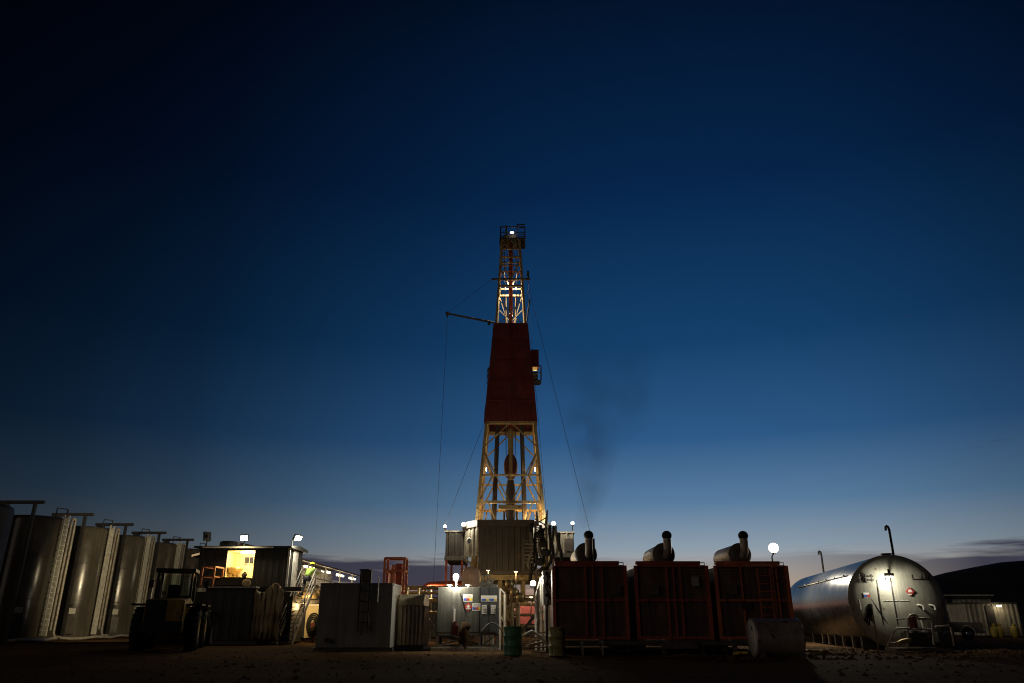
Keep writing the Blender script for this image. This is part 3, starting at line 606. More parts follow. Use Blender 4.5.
fill_lamp((X(431, 590, 46), 46, 2.75), 220, AMBER, 'small amber lamp over the pipe rack behind the corrugated tank')

YM = 57
t = thing('mud_pit', (X(386, 620, YM), YM, 0), 'dark low mud pit behind the yellow-lit pipe rack', 'tank')  # added dark mass that hides the pink horizon behind the rack
b = MB(); b.sheet((X(383, 610, YM), YM), (X(478, 610, YM), YM), .1, Z(597, YM), .6, .05, .1, (0, -1, 0)); b.bx(X(383, 610, YM), X(478, 610, YM), YM+.1, YM+3, .1, Z(597, YM)); b.build('tank_body', 'cabin_dark', t)
b = MB(); rail(b, [(X(384+18*i, 597, YM), YM+.05, Z(597, YM)) for i in range(6)], .75, .03); b.build('railing', 'derrick_paint', t)

# ------------------------------------------------------------------ lamp box tank with hazard stickers
YB = 33.6; bx0, bx1, bx2 = X(437, 610, YB), X(480, 610, YB), X(498, 610, YB); bz0, bz1 = Z(633, YB), Z(587, YB)
t = thing('fuel_tank', (bx0, YB, 0), 'grey box tank with hazard stickers and the starry lamp on its top', 'tank')
b = MB(); b.bx(bx0, bx1, YB, YB+2, bz0, bz1); o = b.build('shell', 'box_tank', t); bv = o.modifiers.new('bevel', 'BEVEL'); bv.width = .03; bv.segments = 2
for k in range(2):
    w = (bx2-bx1)/2; b = MB(); b.bx(bx1+.015+w*k, bx1+w*(k+1)-.015, YB-.03, YB+.04, bz0+.02, bz1-.02); dd = b.build('door', 'box_tank_door', t)
    b = MB(); b.bx(bx1+w*(k+.8), bx1+w*(k+.86), YB-.07, YB-.03, bz0+.8, bz0+1.0); b.build('handle', 'chrome', dd)
    b = MB(); b.bx(bx1+w*(k+.2), bx1+w*(k+.75), YB-.04, YB-.032, Z(614, YB), Z(605, YB)); nb_ = b.build('notice', 'sign_white', dd)
    b = MB()
    for r in range(5): zz = Z(606+r*1.5, YB); b.bx(bx1+w*(k+.25), bx1+w*(k+.7), YB-.044, YB-.0405, zz-.012, zz)
    b.build('print', 'sign_grey', nb_)
b = MB(); b.bx(bx1, bx2, YB+.04, YB+2, bz0, bz1-.0); b.build('cabinet', 'box_tank_door', t)
for y in (YB+.05, YB+1.95):
    b = MB(); b.beam((bx0, y, .12), (bx2, y, .12), .14); b.beam((bx0, y, bz0-.05), (bx2, y, bz0-.05), .09)
    for x in (bx0+.03, bx1, bx2-.03): b.beam((x, y, .12), (x, y, bz0-.05), .09)
    b.beam((bx0+.1, y, .2), (bx1-.1, y, bz0-.1), .06); b.beam((bx1-.1, y+.06, .2), (bx0+.1, y+.06, bz0-.1), .06); b.beam((bx1+.1, y, .2), (bx2-.1, y, bz0-.1), .05)
    b.build('stand', 'skid', t)
b = MB(); b.bx(bx0-.2, bx2+.05, YB-.2, YB-.03, .0, .12); b.build('skid_beam', 'pale_steel', t)
for u in (448.5, 468): b = MB(); q = X(u, 587, YB); b.lathe((q, YB+.3, bz1), (0, 0, 1), [(0, .06), (.05, .06), (.06, .14), (.1, .14), (.11, .05)], 16); b.build('filler_cap', 'white_trim', t)
def sticker(x, z, w, h):
    s = MB(); s.bx(x-w/2, x+w/2, YB-.006, YB-.001, z-h/2, z+h/2); o = s.build('hazard_sticker', 'sign_white', t)
    for k, mm in enumerate(('sign_blue', 'sign_red', 'sign_yellow')):
        s = MB(); s.bx(x-w*.46+k*w*.31, x-w*.46+(k+1)*w*.31-.004, YB-.009, YB-.0065, z-h*.36, z-h*.02); s.build('band', mm, o)
    s = MB()
    for k in range(2): s.bx(x-w*.4, x+w*(.35-.1*k), YB-.009, YB-.0065, z+h*(.12+.17*k), z+h*(.2+.17*k))
    s.build('print', 'sign_grey', o)
for u, v_ in ((468, 598), (477, 607)): sticker(X(u, v_, YB), Z(v_, YB), .40, .29)
b = MB(); q = at(468.3, 607, YB); 
def diamond(q, s, y, nrm=None): return [(q.x, y, q.z+s), (q.x+s, y, q.z), (q.x, y, q.z-s), (q.x-s, y, q.z)]
b.prism(diamond(q, .19, YB-.001), (0, -.006, 0)); pl = b.build('placard', 'sign_red', t)
b = MB(); b.prism(diamond(V((q.x, 0, q.z+.02)), .08, YB-.008), (0, -.004, 0)); b.bx(q.x-.1, q.x+.1, YB-.012, YB-.008, q.z-.09, q.z-.055); b.build('symbol', 'sign_white', pl)
for u in (485, 493): q = at(u, 598.5, YB); s = MB(); s.bx(q.x-.17, q.x+.17, YB-.036, YB-.031, q.z-.12, q.z+.12); o = s.build('hazard_sticker', 'sign_white', t); s = MB(); s.bx(q.x-.15, q.x+.05, YB-.040, YB-.0365, q.z-.09, q.z-.01); s.build('band', 'sign_blue', o); s = MB(); s.bx(q.x+.05, q.x+.15, YB-.040, YB-.0365, q.z-.09, q.z-.01); s.build('band', 'sign_yellow', o)
b = MB(); b.beam(at(460, 593, YB-.05), at(463, 604, YB-.05), .04); b.build('bracket', 'soot', t)
b = MB(); q = at(454, 612, YB-.08); b.cyl((q.x, q.y, Z(623, YB)), (q.x, q.y, Z(609, YB)), .06); b.build('sight_gauge', 'sign_white', t)
b = MB(); q = at(455, 628, YB-.2); b.bx(q.x-.14, q.x+.14, q.y-.15, YB, q.z-.28, q.z+.1); b.cyl((q.x, q.y, q.z+.1), (q.x, q.y, q.z+.26), .07); b.build('pump', 'pump_red', t)
b = MB(); b.tube([(bx1+.1+.85*i/12, YB-.12, bz0+.08+.32*math.sin(PI*i/12)) for i in range(13)], .03); tag(b.build('hose', 'cable'), 'thin hose looping in front of the grey cabinet doors', 'hose')
# coveralls hung on the frame
b = MB(); q = at(464, 634, YB-.28)
b.ball((q.x, q.y, q.z+.05), .28, 14, 10, (.75, .5, 1.5)); b.ball((q.x+.12, q.y-.02, q.z+.33), .14, 10, 8, (1, .7, 1.1)); b.ball((q.x-.12, q.y, q.z-.2), .16, 10, 8, (.8, .6, 1.5)); b.ball((q.x+.05, q.y, q.z-.42), .13, 10, 8, (.8, .6, 1.1))
for i, p in enumerate(b.v): b.v[i] = p+V((noise.noise(p*6), noise.noise(p*6+V((9, 0, 0)))*.5, noise.noise(p*7+V((0, 5, 0)))))*.08
tag(b.build('coverall', 'tarp_dark'), 'brown work coverall hung on the grey tank frame', 'clothing')

# gate posts / rails between box tank and generator houses
YP = 34.2
def white_posts(us, label, lean=0):
    t = thing('stair_rail', (X(us[0], 620, YP), YP, 0), label, 'handrail', 'pale handrails of the passage')
    tops = []
    for u, vt in us:
        b = MB(); x = X(u, 640, YP); p0 = V((x, YP, 0)); p1 = V((x+lean, YP+.0, Z(vt, YP))); b.beam(p0, p1, .08); b.build('post', 'white_trim', t); tops.append(p1)
    for f in (1, .55):
        b = MB()
        for (u, vt), a, c_ in zip(us[:-1], tops[:-1], tops[1:]): b.beam(V((a.x, a.y+.01, a.z*f)), V((c_.x, c_.y+.01, c_.z*f)), .05)
        b.build('cross_bar', 'white_trim', t)
white_posts = None
def posts(us, label):
    t = thing('stair_rail', (X(us[0][0], 640, YP), YP, 0), label, 'handrail', 'pale handrails of the passage')
    tops = []
    for u, vt in us:
        x = X(u, 620, YP); p1 = V((x, YP, Z(vt, YP))); b = MB(); b.beam((x, YP, 0), p1, .075); b.build('post', 'white_trim', t); tops.append(p1)
    b = MB()
    for a, c_ in zip(tops[:-1], tops[1:]): b.beam(a+V((0, .0, .03)), c_+V((0, 0, .03)), .05); b.beam(a-V((0, 0, 1.1)), c_-V((0, 0, 1.1)), .04)
    b.build('cross_bar', 'white_trim', t)
posts([(500, 589), (504.5, 594)], 'pale handrail at the corner of the sticker tank, near the green barrel')
posts([(535.5, 597), (541, 578), (544.5, 580)], 'pale tall handrail posts against the end generator house')

# ------------------------------------------------------------------ rig: floor, walls, substructure
YW = 62.0; DC = V((-.12, 66.4, 0)); zfl = Z(571, YW); zwt = Z(525, YW)
wxa, wxb = X(478.5, 545, YW), X(533, 545, YW); wch = X(463, 545, 64); wchr = X(549, 545, 64)
t = thing('rig_floor', (DC.x, YW, 0), 'raised rig floor walled with tall ribbed panels at the foot of the derrick', 'rig floor')
b = MB(); b.sheet((wxa, YW), (wxb, YW), zfl, zwt, .5, .035, .08, (0, -1, 0)); b.build('wind_wall', 'rig_wall', t)
b = MB(); d_ = V((wch-wxa, 64.2-YW, 0)); b.sheet((wch, 64.2), (wxa-.02, YW+.0), Z(556, YW), zwt, .62, .08, .08, V((-d_.y, d_.x, 0)) if False else (-.8, -.6, 0)); b.build('wind_wall', 'rig_cabin', t)
b = MB(); b.sheet((wxb+.02, YW), (wchr, 64.2), Z(556, YW), zwt, .62, .08, .08, (.8, -.6, 0)); b.build('wind_wall', 'rig_cabin', t)
b = MB(); b.sheet((wch, 64.25), (wch, 70.5), zfl+1, zwt, .5, .07, .08, (-1, 0, 0)); b.build('wind_wall', 'rig_wall', t)
b = MB(); b.sheet((wchr, 64.25), (wchr, 70.5), zfl+1, zwt, .5, .07, .08, (1, 0, 0)); b.build('wind_wall', 'rig_wall', t)
b = MB()
for a, c_ in (((wxa, YW), (wxb, YW)), ((wch, 64.2), (wxa, YW)), ((wxb, YW), (wchr, 64.2))): b.beam((a[0], a[1]-.05, zwt+.14), (c_[0], c_[1]-.05, zwt+.14), .3, .52)
b.build('top_rim', 'derrick_dark', t)
b = MB(); b.bx(wch+.1, wchr-.1, YW+.3, 70.4, zfl-.25, zfl+.1); b.build('deck', 'skid', t)
b = MB(); q = at(470, 541, 63.1); b.lathe((q.x-.05, q.y-.12, q.z), (-.6, -.8, 0), [(0, .26), (.03, .26), (.03, .2)], 20); po = b.build('porthole', 'white_trim', t); b = MB(); b.lathe((q.x-.05, q.y-.12, q.z), (-.6, -.8, 0), [(.031, .2), (.035, .2)], 20); b.build('pane', 'window_dark', po)
# substructure
yf, yr = YW+.8, 70; cz = zfl-.26
for x in (X(481, 600, yf), X(500, 600, yf), X(523.5, 600, yf), X(541, 600, yf)):
    for y in (yf, yr): b = MB(); b.beam((x, y, 0), (x, y, cz), .32); b.build('leg', 'derrick_paint', t)
xa, xb = X(481, 600, yf), X(541, 600, yf)
for y in (yf-.2, yr):
    b = MB(); b.beam((xa-.2, y, cz-.22), (xb+.2, y, cz-.22), .3, .42); b.beam((xa, y+.05, cz-1.6), (xb, y+.05, cz-1.6), .14); b.beam((xa, y+.05, 1.2), (xb, y+.05, 1.2), .2); b.beam((xa, y+.05, 2.4), (xb, y+.05, 2.4), .15)
    b.build('girder', 'derrick_paint', t)
    b = MB(); xm = [xa, X(500, 600, yf), X(523.5, 600, yf), xb]
    for i in range(3):
        b.beam((xm[i], y+.1, 1.2), (xm[i+1], y+.1, cz-1.7), .13); b.beam((xm[i+1], y+.22, 1.2), (xm[i], y+.22, cz-1.7), .13)
    b.build('brace', 'derrick_paint', t)
# blowout preventer stack under the floor
t = thing('well_head', (-.2, 66.2, 0), 'yellow-lit stacked valve column under the rig floor', 'wellhead')
b = MB(); b.lathe((-.5, 65.5, 0), (0, 0, 1), [(0, .5), (.3, .5), (.3, .3), (1.0, .3), (1.0, .55), (1.3, .55), (1.3, .35), (2.0, .35), (2.0, .6), (2.8, .6), (2.8, .3), (3.2, .3), (3.3, .7), (4.1, .62), (4.3, .3), (cz-.5, .3)], 28); b.build('stack', 'derrick_paint', t)
b = MB()
for z in (1.15, 2.4): b.cyl((-1.9, 65.5, z), (.9, 65.5, z), .28, n=18)
b.build('ram_body', 'derrick_paint', t)
b = MB(); b.tube([(.9, 65.3, 2.4), (1.6, 65.3, 2.5), (1.9, 65.2, 3.2), (1.8, 65.2, 4.6)], .09); b.build('choke_line', 'pale_steel', t)
# side cabins on the rig floor
def rig_cabin(u0, u1, v0, v1, Y, dep, label, mm, shutter=False):
    xa, xb = X(u0, 545, Y), X(u1, 545, Y); za, zb = Z(v1, Y), Z(v0, Y)
    t = thing('rig_cabin', (xa, Y, za), label, 'cabin', 'cabins beside the rig floor')
    b = MB(); b.sheet((xa, Y), (xb, Y), za, zb, .5, .07, .08, (0, -1, 0)); b.bx(xa, xb, Y+.08, Y+dep, za, zb-.003); b.build('wall', mm, t)
    b = MB(); b.bx(xa-.1, xb+.1, Y-.12, Y+dep+.05, zb, zb+.1); b.build('roof', 'rig_cabin', t)
    b = MB(); b.bx(xa-.05, xb+.05, Y-.15, Y+dep, za-.35, za-.01); b.build('floor_beam', 'skid', t)
    if shutter: b = MB(); q = (xa*.42+xb*.58); b.bx(q, xb-.05, Y-.13, Y-.075, za+.15, zb-.45); b.build('shutter', 'derrick_dark', t)
    b = MB()
    for x in (xa+.1, xb-.1):
        for y in (Y+.2, Y+dep-.2): b = MB(); b.beam((x, y, 0), (x, y, za-.35), .18); b.build('support_leg', 'red_frame', t)
    return xa, xb, za, zb
rig_cabin(445.5, 463.5, 532, 556, 64.0, 6, 'dull ribbed cabin with two lamps at the derrick side toward the upright tanks', 'rig_wall')
rig_cabin(551, 574, 533, 553, 64.0, 6, 'pale lit cabin with dark shutter on the generator side of the rig floor', 'rig_cabin', True)
b = MB(); b.beam(at(463, 556, 63.4), at(476, 569, 63.4), .14); tag(b.build('prop', 'rig_cabin'), 'slanted pale prop under the ribbed cabin beside the wind wall', 'prop')
# brown rounded vessel
YV = 52; q = at(470, 585, YV); t = thing('mud_vessel', (q.x, YV, 0), 'brown rounded upright vessel behind the starry lamp', 'vessel')
rr_ = (X(480.5, 580, YV)-X(460.5, 580, YV))/2; zt = Z(565.5, YV)
b = MB(); b.lathe((q.x, YV+1, .3), (0, 0, 1), [(0, rr_), (zt-1.0, rr_), (zt-.6, rr_*.9), (zt-.4, rr_*.65), (zt-.3, rr_*.2)], 36); b.build('shell', 'vessel_brown', t)
b = MB()
for a in range(4): b.beam((q.x+rr_*.8*math.cos(a*PI/2+.8), YV+1+rr_*.8*math.sin(a*PI/2+.8), 0), (q.x+rr_*.8*math.cos(a*PI/2+.8), YV+1+rr_*.8*math.sin(a*PI/2+.8), .4), .15)
b.build('leg', 'skid', t)
# valves glinting behind the sticker tank
for i, (u, v_) in enumerate(((483.5, 580), (488, 579), (492.5, 583))):
    q = at(u, v_, 41); t = thing('gate_valve', (q.x, 41, 0), ['lit upright valve behind the sticker tank, nearest the brown vessel', 'lit upright valve behind the sticker tank, tallest of the three', 'lit upright valve behind the sticker tank, nearest the passage'][i], 'valve', 'lit valves behind the sticker tank')
    b = MB(); b.cyl((q.x, 41, 0), (q.x, 41, q.z-.2), .09); b.ball((q.x, 41, q.z-.2), .17, 12, 8); b.cyl((q.x-.22, 41, q.z-.2), (q.x+.22, 41, q.z-.2), .09); b.build('valve_body', 'white_trim', t)
    b = MB(); b.cyl((q.x, 41, q.z), (q.x, 41, q.z+.2), .04); b.lathe((q.x, 41, q.z+.2), (0, 0, 1), [(0, .14), (0, .18), (.04, .18), (.04, .14)], 16); b.build('hand_wheel', 'white_trim', t)
# dark hose tangle by the wind wall
YT = 60.4; t = thing('hose_tower', (X(541, 600, YT), YT, 0), 'tall dark lattice mast tangled with hanging hoses beside the wind wall', 'hose mast')
b = MB(); ua, ub = X(536, 560, YT), X(547, 560, YT)
for u in (ua, ub):
    for y in (YT, YT+.9): b.beam((u, y, 0), (u, y, Z(521, YT)), .16)
for i in range(12):
    z = .8+i*.75
    if z < Z(521, YT): b.beam((ua, YT, z), (ub, YT, z+.5), .09); b.beam((ua, YT+.9, z+.5), (ub, YT+.9, z), .09)
b.build('lattice', 'derrick_dark', t)
b = MB(); b.cyl(at(537.5, 526, YT), at(536.8, 511, YT), .14, .05, 8); b.cyl(at(546, 526, YT), at(547.3, 510, YT), .14, .05, 8); b.build('horn', 'derrick_dark', t)
for k in range(11):
    b = MB(); x = ua-.45+.22*k+random.uniform(-.1, .1); y = YT-.2+random.uniform(-.15, .2); zt = Z(523+random.uniform(0, 14), YT); zb = Z(random.uniform(555, 585), YT); am = random.uniform(.1, .4); ph = random.uniform(0, 6)
    b.tube([(x+am*math.sin(ph+i*.55)*(i/12), y, zt+(zb-zt)*i/12) for i in range(13)], random.uniform(.07, .14), 6); b.build('hose', 'black_rubber' if k % 3 else 'skid', t)
b = MB()
for k in range(5):
    z = Z(535+k*9, YT); b.ball((ua+.3+.25*(k % 3), YT-.25, z), .34, 10, 8, (1.1, .7, .9))
b.build('coiled_bundle', 'black_rubber', t)
b = MB()
for k in range(7): z = Z(541+k*3.6, YT-.3); x = ua-.6+.1*(k % 2); b.bx(x-.35, x+.35, YT-.5, YT-.1, z-.02, z+.06)
for s in (-.4, .35): b.beam((ua-.6+s, YT-.3, Z(570, YT)), (ua-.6+s, YT-.3, Z(537, YT)), .05)
b.build('side_ladder', 'skid', t)

# ------------------------------------------------------------------ derrick
def hwd(z):
    ks = [(0, 3.55), (8.9, 2.83), (27.1, 1.38), (35.2, .93), (40, .68)]
    for (a, p), (c_, q) in zip(ks[:-1], ks[1:]):
        if z <= c_: return p+(q-p)*(z-a)/(c_-a)
def corner(z, sx, sy): w = hwd(z); return V((DC.x+sx*w, DC.y+sy*w, z))
def zy(v):   # height on the derrick front face seen at row v
    z = 15.
    for _ in range(20): z = Z(v, DC.y-hwd(z))
    return z
zc = zy(240)
t = thing('derrick', (DC.x, DC.y, 0), 'tall tapering steel derrick with a red wrap round its middle', 'derrick')
zbase = zfl+.1
for sx in (-1, 1):
    for sy in (-1, 1):
        b = MB(); zs = [zbase, 14, 20, 27.1, zc]
        for a, c_ in zip(zs[:-1], zs[1:]): b.beam(corner(a, sx, sy), corner(c_, sx, sy), .24 if a < 27 else .19)
        b.build('leg', 'derrick_paint', t)
zg = [zy(502), zy(475), zy(423)]; zu = [zy(v_) for v_ in (324, 286, 279.5, 262.7, 256.7, 249)]
def girt(z, w, sides=('f', 'b', 'l', 'r')):
    b = MB()
    if 'f' in sides: b.beam(corner(z, -1, -1), corner(z, 1, -1), w)
    if 'b' in sides: b.beam(corner(z, -1, 1), corner(z, 1, 1), w)
    if 'l' in sides: b.beam(corner(z, -1, -1), corner(z, -1, 1), w)
    if 'r' in sides: b.beam(corner(z, 1, -1), corner(z, 1, 1), w)
    return b
for z, w in zip(zg, (.21, .14, .2)): girt(z, w).build('girt', 'derrick_paint', t)
for z, w in zip(zu, (.16, .18, .11, .1, .1, .1)): girt(z, w).build('girt', 'derrick_paint', t)
def onface(z, f, sy): a = corner(z, -1, sy); c_ = corner(z, 1, sy); return a.lerp(c_, f)
def onside(z, f, sx): a = corner(z, sx, -1); c_ = corner(z, sx, 1); return a.lerp(c_, f)
z446, z521 = zy(447), zbase
for sy in (-1, 1):
    b = MB()
    for a, c_ in (((zg[2], .48), (z446, .0)), ((zg[2], .52), (z446, 1)), ((zy(452), .02), (zg[0], .48)), ((zy(452), .98), (zg[0], .52)), ((zg[1], .2), (zg[0], .0)), ((zg[1], .8), (zg[0], 1)), ((zg[1], .2), (zy(450), .0)), ((zg[1], .8), (zy(450), 1)), ((zg[0], .15), (z521, .55)), ((zg[0], .85), (z521, .45)), ((zg[0], .1), (z521, .02)), ((zg[0], .9), (z521, .98))):
        b.beam(onface(a[0], a[1], sy), onface(c_[0], c_[1], sy), .11)
    b.build('brace', 'derrick_paint', t); b = MB()
    b.beam(onface(zu[3], .1, sy), onface(zu[2], .5, sy), .13); b.beam(onface(zu[3], .9, sy), onface(zu[2], .5, sy), .13)
    b.beam(onface(zu[1], .02, sy), onface(zu[0], .5, sy), .07); b.beam(onface(zu[1], .98, sy), onface(zu[0], .5, sy), .07)
    b.beam(onface(zy(300), .05, sy), onface(zu[0], .9, sy), .07); b.beam(onface(zy(300), .95, sy), onface(zu[0], .1, sy), .07)
    b.beam(onface(zu[4], .02, sy), onface(zc, .5, sy), .08); b.beam(onface(zu[4], .98, sy), onface(zc, .5, sy), .08); b.build('brace', 'derrick_paint', t)
for sx in (-1, 1):
    b = MB()
    for a, c_ in (((zg[2], .5), (z446, 0)), ((zg[2], .5), (z446, 1)), ((z446, 0), (zg[0], .5)), ((z446, 1), (zg[0], .5)), ((zg[0], .5), (z521, 0)), ((zg[0], .5), (z521, 1))):
        b.beam(onside(a[0], a[1], sx), onside(c_[0], c_[1], sx), .1)
    b.build('brace', 'derrick_paint', t); b = MB()
    for a, c_ in (((zu[0], 0), (zu[1], 1)), ((zu[0], 1), (zu[1], 0)), ((zu[1], 0), (zu[3], .9)), ((zu[1], 1), (zu[3], .1)), ((zu[4], 0), (zc, 1)), ((zu[4], 1), (zc, 0))):
        b.beam(onside(a[0], a[1], sx), onside(c_[0], c_[1], sx), .1)
    b.build('brace', 'derrick_paint', t)
# thin hanging verticals
for f in (.3, .7):
    b = MB(); b.cyl(onface(zu[1], f, 1), onface(zg[2], f*.5+.25, 1), .05, n=6); b.build('standpipe', 'derrick_paint', t)
b = MB(); b.bx(DC.x-1.0, DC.x+1.0, DC.y-hwd(zg[0])-.5, DC.y-hwd(zg[0])+.1, zg[0]-.62, zg[0]-.3); b.build('stabbing_board', 'derrick_paint', t)
# red wrap
z0, z1 = zg[2]+.12, zu[0]
w = MB(); n = 34; vs = []; sc_ = 12; ring = [(-1, -1), (1, -1), (1, 1), (-1, 1)]
for k in range(n+1):
    z = z0+(z1-z0)*k/n; hq = hwd(z)+.22
    for i in range(4):
        a, c_ = ring[i], ring[(i+1) % 4]
        for q in range(sc_):
            f = q/sc_; x = a[0]+(c_[0]-a[0])*f; y = a[1]+(c_[1]-a[1])*f
            wr = .16*noise.noise(V((x*hq*1.3+i*7, y*hq*1.3, z*.5)))*math.sin(PI*f)+.05*abs(math.sin(z*1.25))*math.sin(PI*f)
            nrm_ = V((0, -1)) if i == 0 else V((1, 0)) if i == 1 else V((0, 1)) if i == 2 else V((-1, 0))
            vs.append(V((DC.x+x*hq+nrm_.x*wr, DC.y+y*hq+nrm_.y*wr, z)))
m_ = sc_*4
w.add(vs, [(k*m_+i, k*m_+(i+1) % m_, (k+1)*m_+(i+1) % m_, (k+1)*m_+i) for k in range(n) for i in range(m_)])
o = w.build('wrap', 'red_tarp', t); sd = o.modifiers.new('thickness', 'SOLIDIFY'); sd.thickness = .06
girt(z0-.05, .3).build('wrap_beam', 'derrick_paint', t)
b = MB()
for k in range(1, 5):
    z = z0+(z1-z0)*k/5; b.beam(corner(z, -1, -1)+V((-.2, -.34, 0)), corner(z, 1, -1)+V((.2, -.34, 0)), .05)
for f in (.52,): b.beam(onface(z0, f, -1)+V((0, -.36, 0)), onface(z1, f, -1)+V((0, -.36, 0)), .05)
b.build('wrap_batten', 'red_tarp', t)
# monkey board cabin on the right of the wrap
b = MB(); xa = corner(zy(360), 1, -1).x+.2; b.bx(xa+.0, xa+.75, DC.y-.6, DC.y+.8, zy(362.5), zy(346)); b.build('monkey_board', 'red_tarp', t)
b = MB(); za = zy(376); rail(b, [(xa, DC.y-.6, za), (xa+.95, DC.y-.6, za), (xa+.95, DC.y+.6, za)], zy(362)-za, .04); b.bx(xa, xa+.9, DC.y-.6, DC.y+.8, za-.08, za); b.build('board_railing', 'derrick_dark', t)
b = MB(); b.box((xa+.38, DC.y-.45, zy(364.5)), (.42, .1, .3)); b.build('board_lamp', 'lamp_amber', t); b = MB(); b.box((xa+.4, DC.y-.3, zy(371)), (.5, .3, .7)); b.build('board_locker', 'derrick_paint', t)
light('POINT', 'board_light', (xa+.4, DC.y-.3, zy(366.5)), 8, AMBER, t, .1)
b = MB(); zl = corner(zy(372), -1, -1); rail(b, [zl+V((-.25, 0, -.9)), zl+V((-.4, .8, -.9))], 1.3, .035); b.build('side_railing', 'derrick_dark', t)
# crown
b = MB(); q = hwd(zc)+.15; b.bx(DC.x-q-.1, DC.x+q+.42, DC.y-q, DC.y+q, zc, zc+.18); b.build('crown_platform', 'derrick_dark', t)
b = MB(); b.bx(DC.x-.75, DC.x+.55, DC.y-.6, DC.y+.6, zc+.18, zc+.75)
for x in (-.45, -.1, .25): b.lathe((DC.x+x, DC.y, zc+.7), (1, 0, 0), [(0, .5), (.12, .5)], 20)
b.build('crown_block', 'derrick_dark', t)
b = MB(); xq = DC.x+q+.38; rail(b, [(DC.x-q, DC.y-q, zc+.18), (xq, DC.y-q, zc+.18), (xq, DC.y+q, zc+.18), (DC.x-q, DC.y+q, zc+.18), (DC.x-q, DC.y-q, zc+.18)], 1.2, .045)
b.beam((DC.x-.45, DC.y-.3, zc), (DC.x-.45, DC.y-.3, zc+1.9), .18); b.beam((DC.x+.62, DC.y-.5, zc-.8), (DC.x+.62, DC.y-.5, zc+1.95), .1); b.beam((DC.x+.62, DC.y-.5, zc+1.95), (xq, DC.y-.5, zc+1.95), .1)
for k in range(4): b.beam((DC.x+.7, DC.y-.5, zc-.7+k*.75), (xq, DC.y-.5, zc-.7+k*.75), .06)
b.beam((xq, DC.y-.5, zc-.75), (xq, DC.y-.5, zc+1.6), .06)
b.build('crown_railing', 'derrick_dark', t)
b = MB(); zt_ = zy(279.2); a = corner(zt_, -1, -1); c_ = corner(zt_, 1, -1); b.beam(a+V((-.75, 0, 0)), c_+V((.75, 0, 0)), .16); b.build('outrigger', 'derrick_dark', t)
# inner lamps of the derrick
for sx in (-1, 1):
    p = corner(zy(283), sx, -1)*1.0; p.x = DC.x+sx*hwd(p.z)*.45; p.y = DC.y; b = MB(); b.box(p, (.06, .06, .4)); b.build('mast_lamp', 'lamp_tube', t)
light('SPOT', 'mast_light', (DC.x, DC.y, zy(266)), 3200, WHITE, t, .2, (0, 0, -1), 110, .6)
light('POINT', 'mast_light', (DC.x+.2, DC.y-.2, zy(312)), 160, WHITE, t, .2)
light('POINT', 'mast_light', (DC.x+.3, DC.y-.9, zc+.9), 3, WHITE, t, .1)
b = MB(); b.ball((DC.x+.12, DC.y-q-.05, zc+.72), .16, 12, 8, (1.2, .6, .7)); b.build('crown_lamp', 'lamp_white', t)
b = MB(); b.ball((DC.x, DC.y-2.1, zy(505)), .1, 10, 8); 
light('POINT', 'floor_light', (DC.x-1.6, DC.y+.5, zwt+.4), 420, DEEP, t, .3)
light('POINT', 'floor_light', (DC.x+1.8, DC.y+.5, zwt+1.2), 330, DEEP, t, .3)
for sx in (-1, 1):
    p = V((DC.x+sx*(hwd(zy(465))-.35), DC.y+.8, zy(462))); light('POINT', 'leg_light', p, 45, AMBER, t, .15)
    b = MB(); b.box(p+V((sx*.1, .12, 0)), (.07, .07, .35)); b.build('mast_lamp', 'lamp_tube', t)

# travelling block and hanging gear
t = thing('travelling_block', (DC.x, DC.y-.3, zy(470)), 'rounded pulley block hanging on cables inside the derrick', 'pulley block')
tz = zy(462); y_ = DC.y-.3
b = MB(); b.ball((DC.x, y_, tz), .62, 20, 14, (1.0, .6, 1.95)); b.build('block', 'block_red', t)
b = MB(); b.cyl((DC.x, y_, zy(424)), (DC.x, y_, tz+1.1), .25, n=14); b.bx(DC.x-.16, DC.x+.16, y_-.5, y_-.2, tz-1.2, tz+1.3); b.build('yoke', 'derrick_paint', t)
b = MB(); b.lathe((DC.x, y_, tz-1.2), (0, 0, -1), [(0, .3), (.5, .36), (.7, .38), (1.0, .42), (3.1, .42), (3.3, .36), (4.0, .3)], 20); b.build('swivel', 'derrick_dark', t)
b = MB(); b.cyl((DC.x, y_, tz-4.5), (DC.x, y_, zfl+.2), .34, n=14); b.build('kelly', 'derrick_paint', t)
for x in (-.62, .62): b = MB(); b.cyl((DC.x+x*.9, y_, tz-3.9), (DC.x+x, y_, zfl+1.2), .09, n=8); b.build('bail', 'derrick_dark', t)
for x in (-.42, .42): b = MB(); b.cyl((DC.x+x*1.5, y_, zc-.2), (DC.x+x*.95, y_, tz+1.0), .03, n=6); b.build('drill_line', 'cable', t)
b = MB(); b.cyl((DC.x, y_, zc-.2), (DC.x, y_, zy(424)), .2, n=12); b.build('line_bundle', 'red_frame', t)
def pipe_stand(u, lab):
    x = X(u, 480, DC.y+.6); t = thing('pipe_stand', (x, DC.y+.6, zfl), lab, 'pipe', 'drill pipe stands in the derrick')
    for k in range(3): b = MB(); b.cyl((x-.14+.14*k, DC.y+.5+.12*k, zfl+.1), (x-.10+.1*k+(DC.x-x)*.28, DC.y+.5+.1*k, zg[2]+1), .09, n=8); b.build('pipe', 'derrick_dark', t)
pipe_stand(492.5, 'dark bundle of drill pipe standing in the derrick on its upright-tank side')
pipe_stand(526, 'dark bundle of drill pipe standing in the derrick on its generator side')
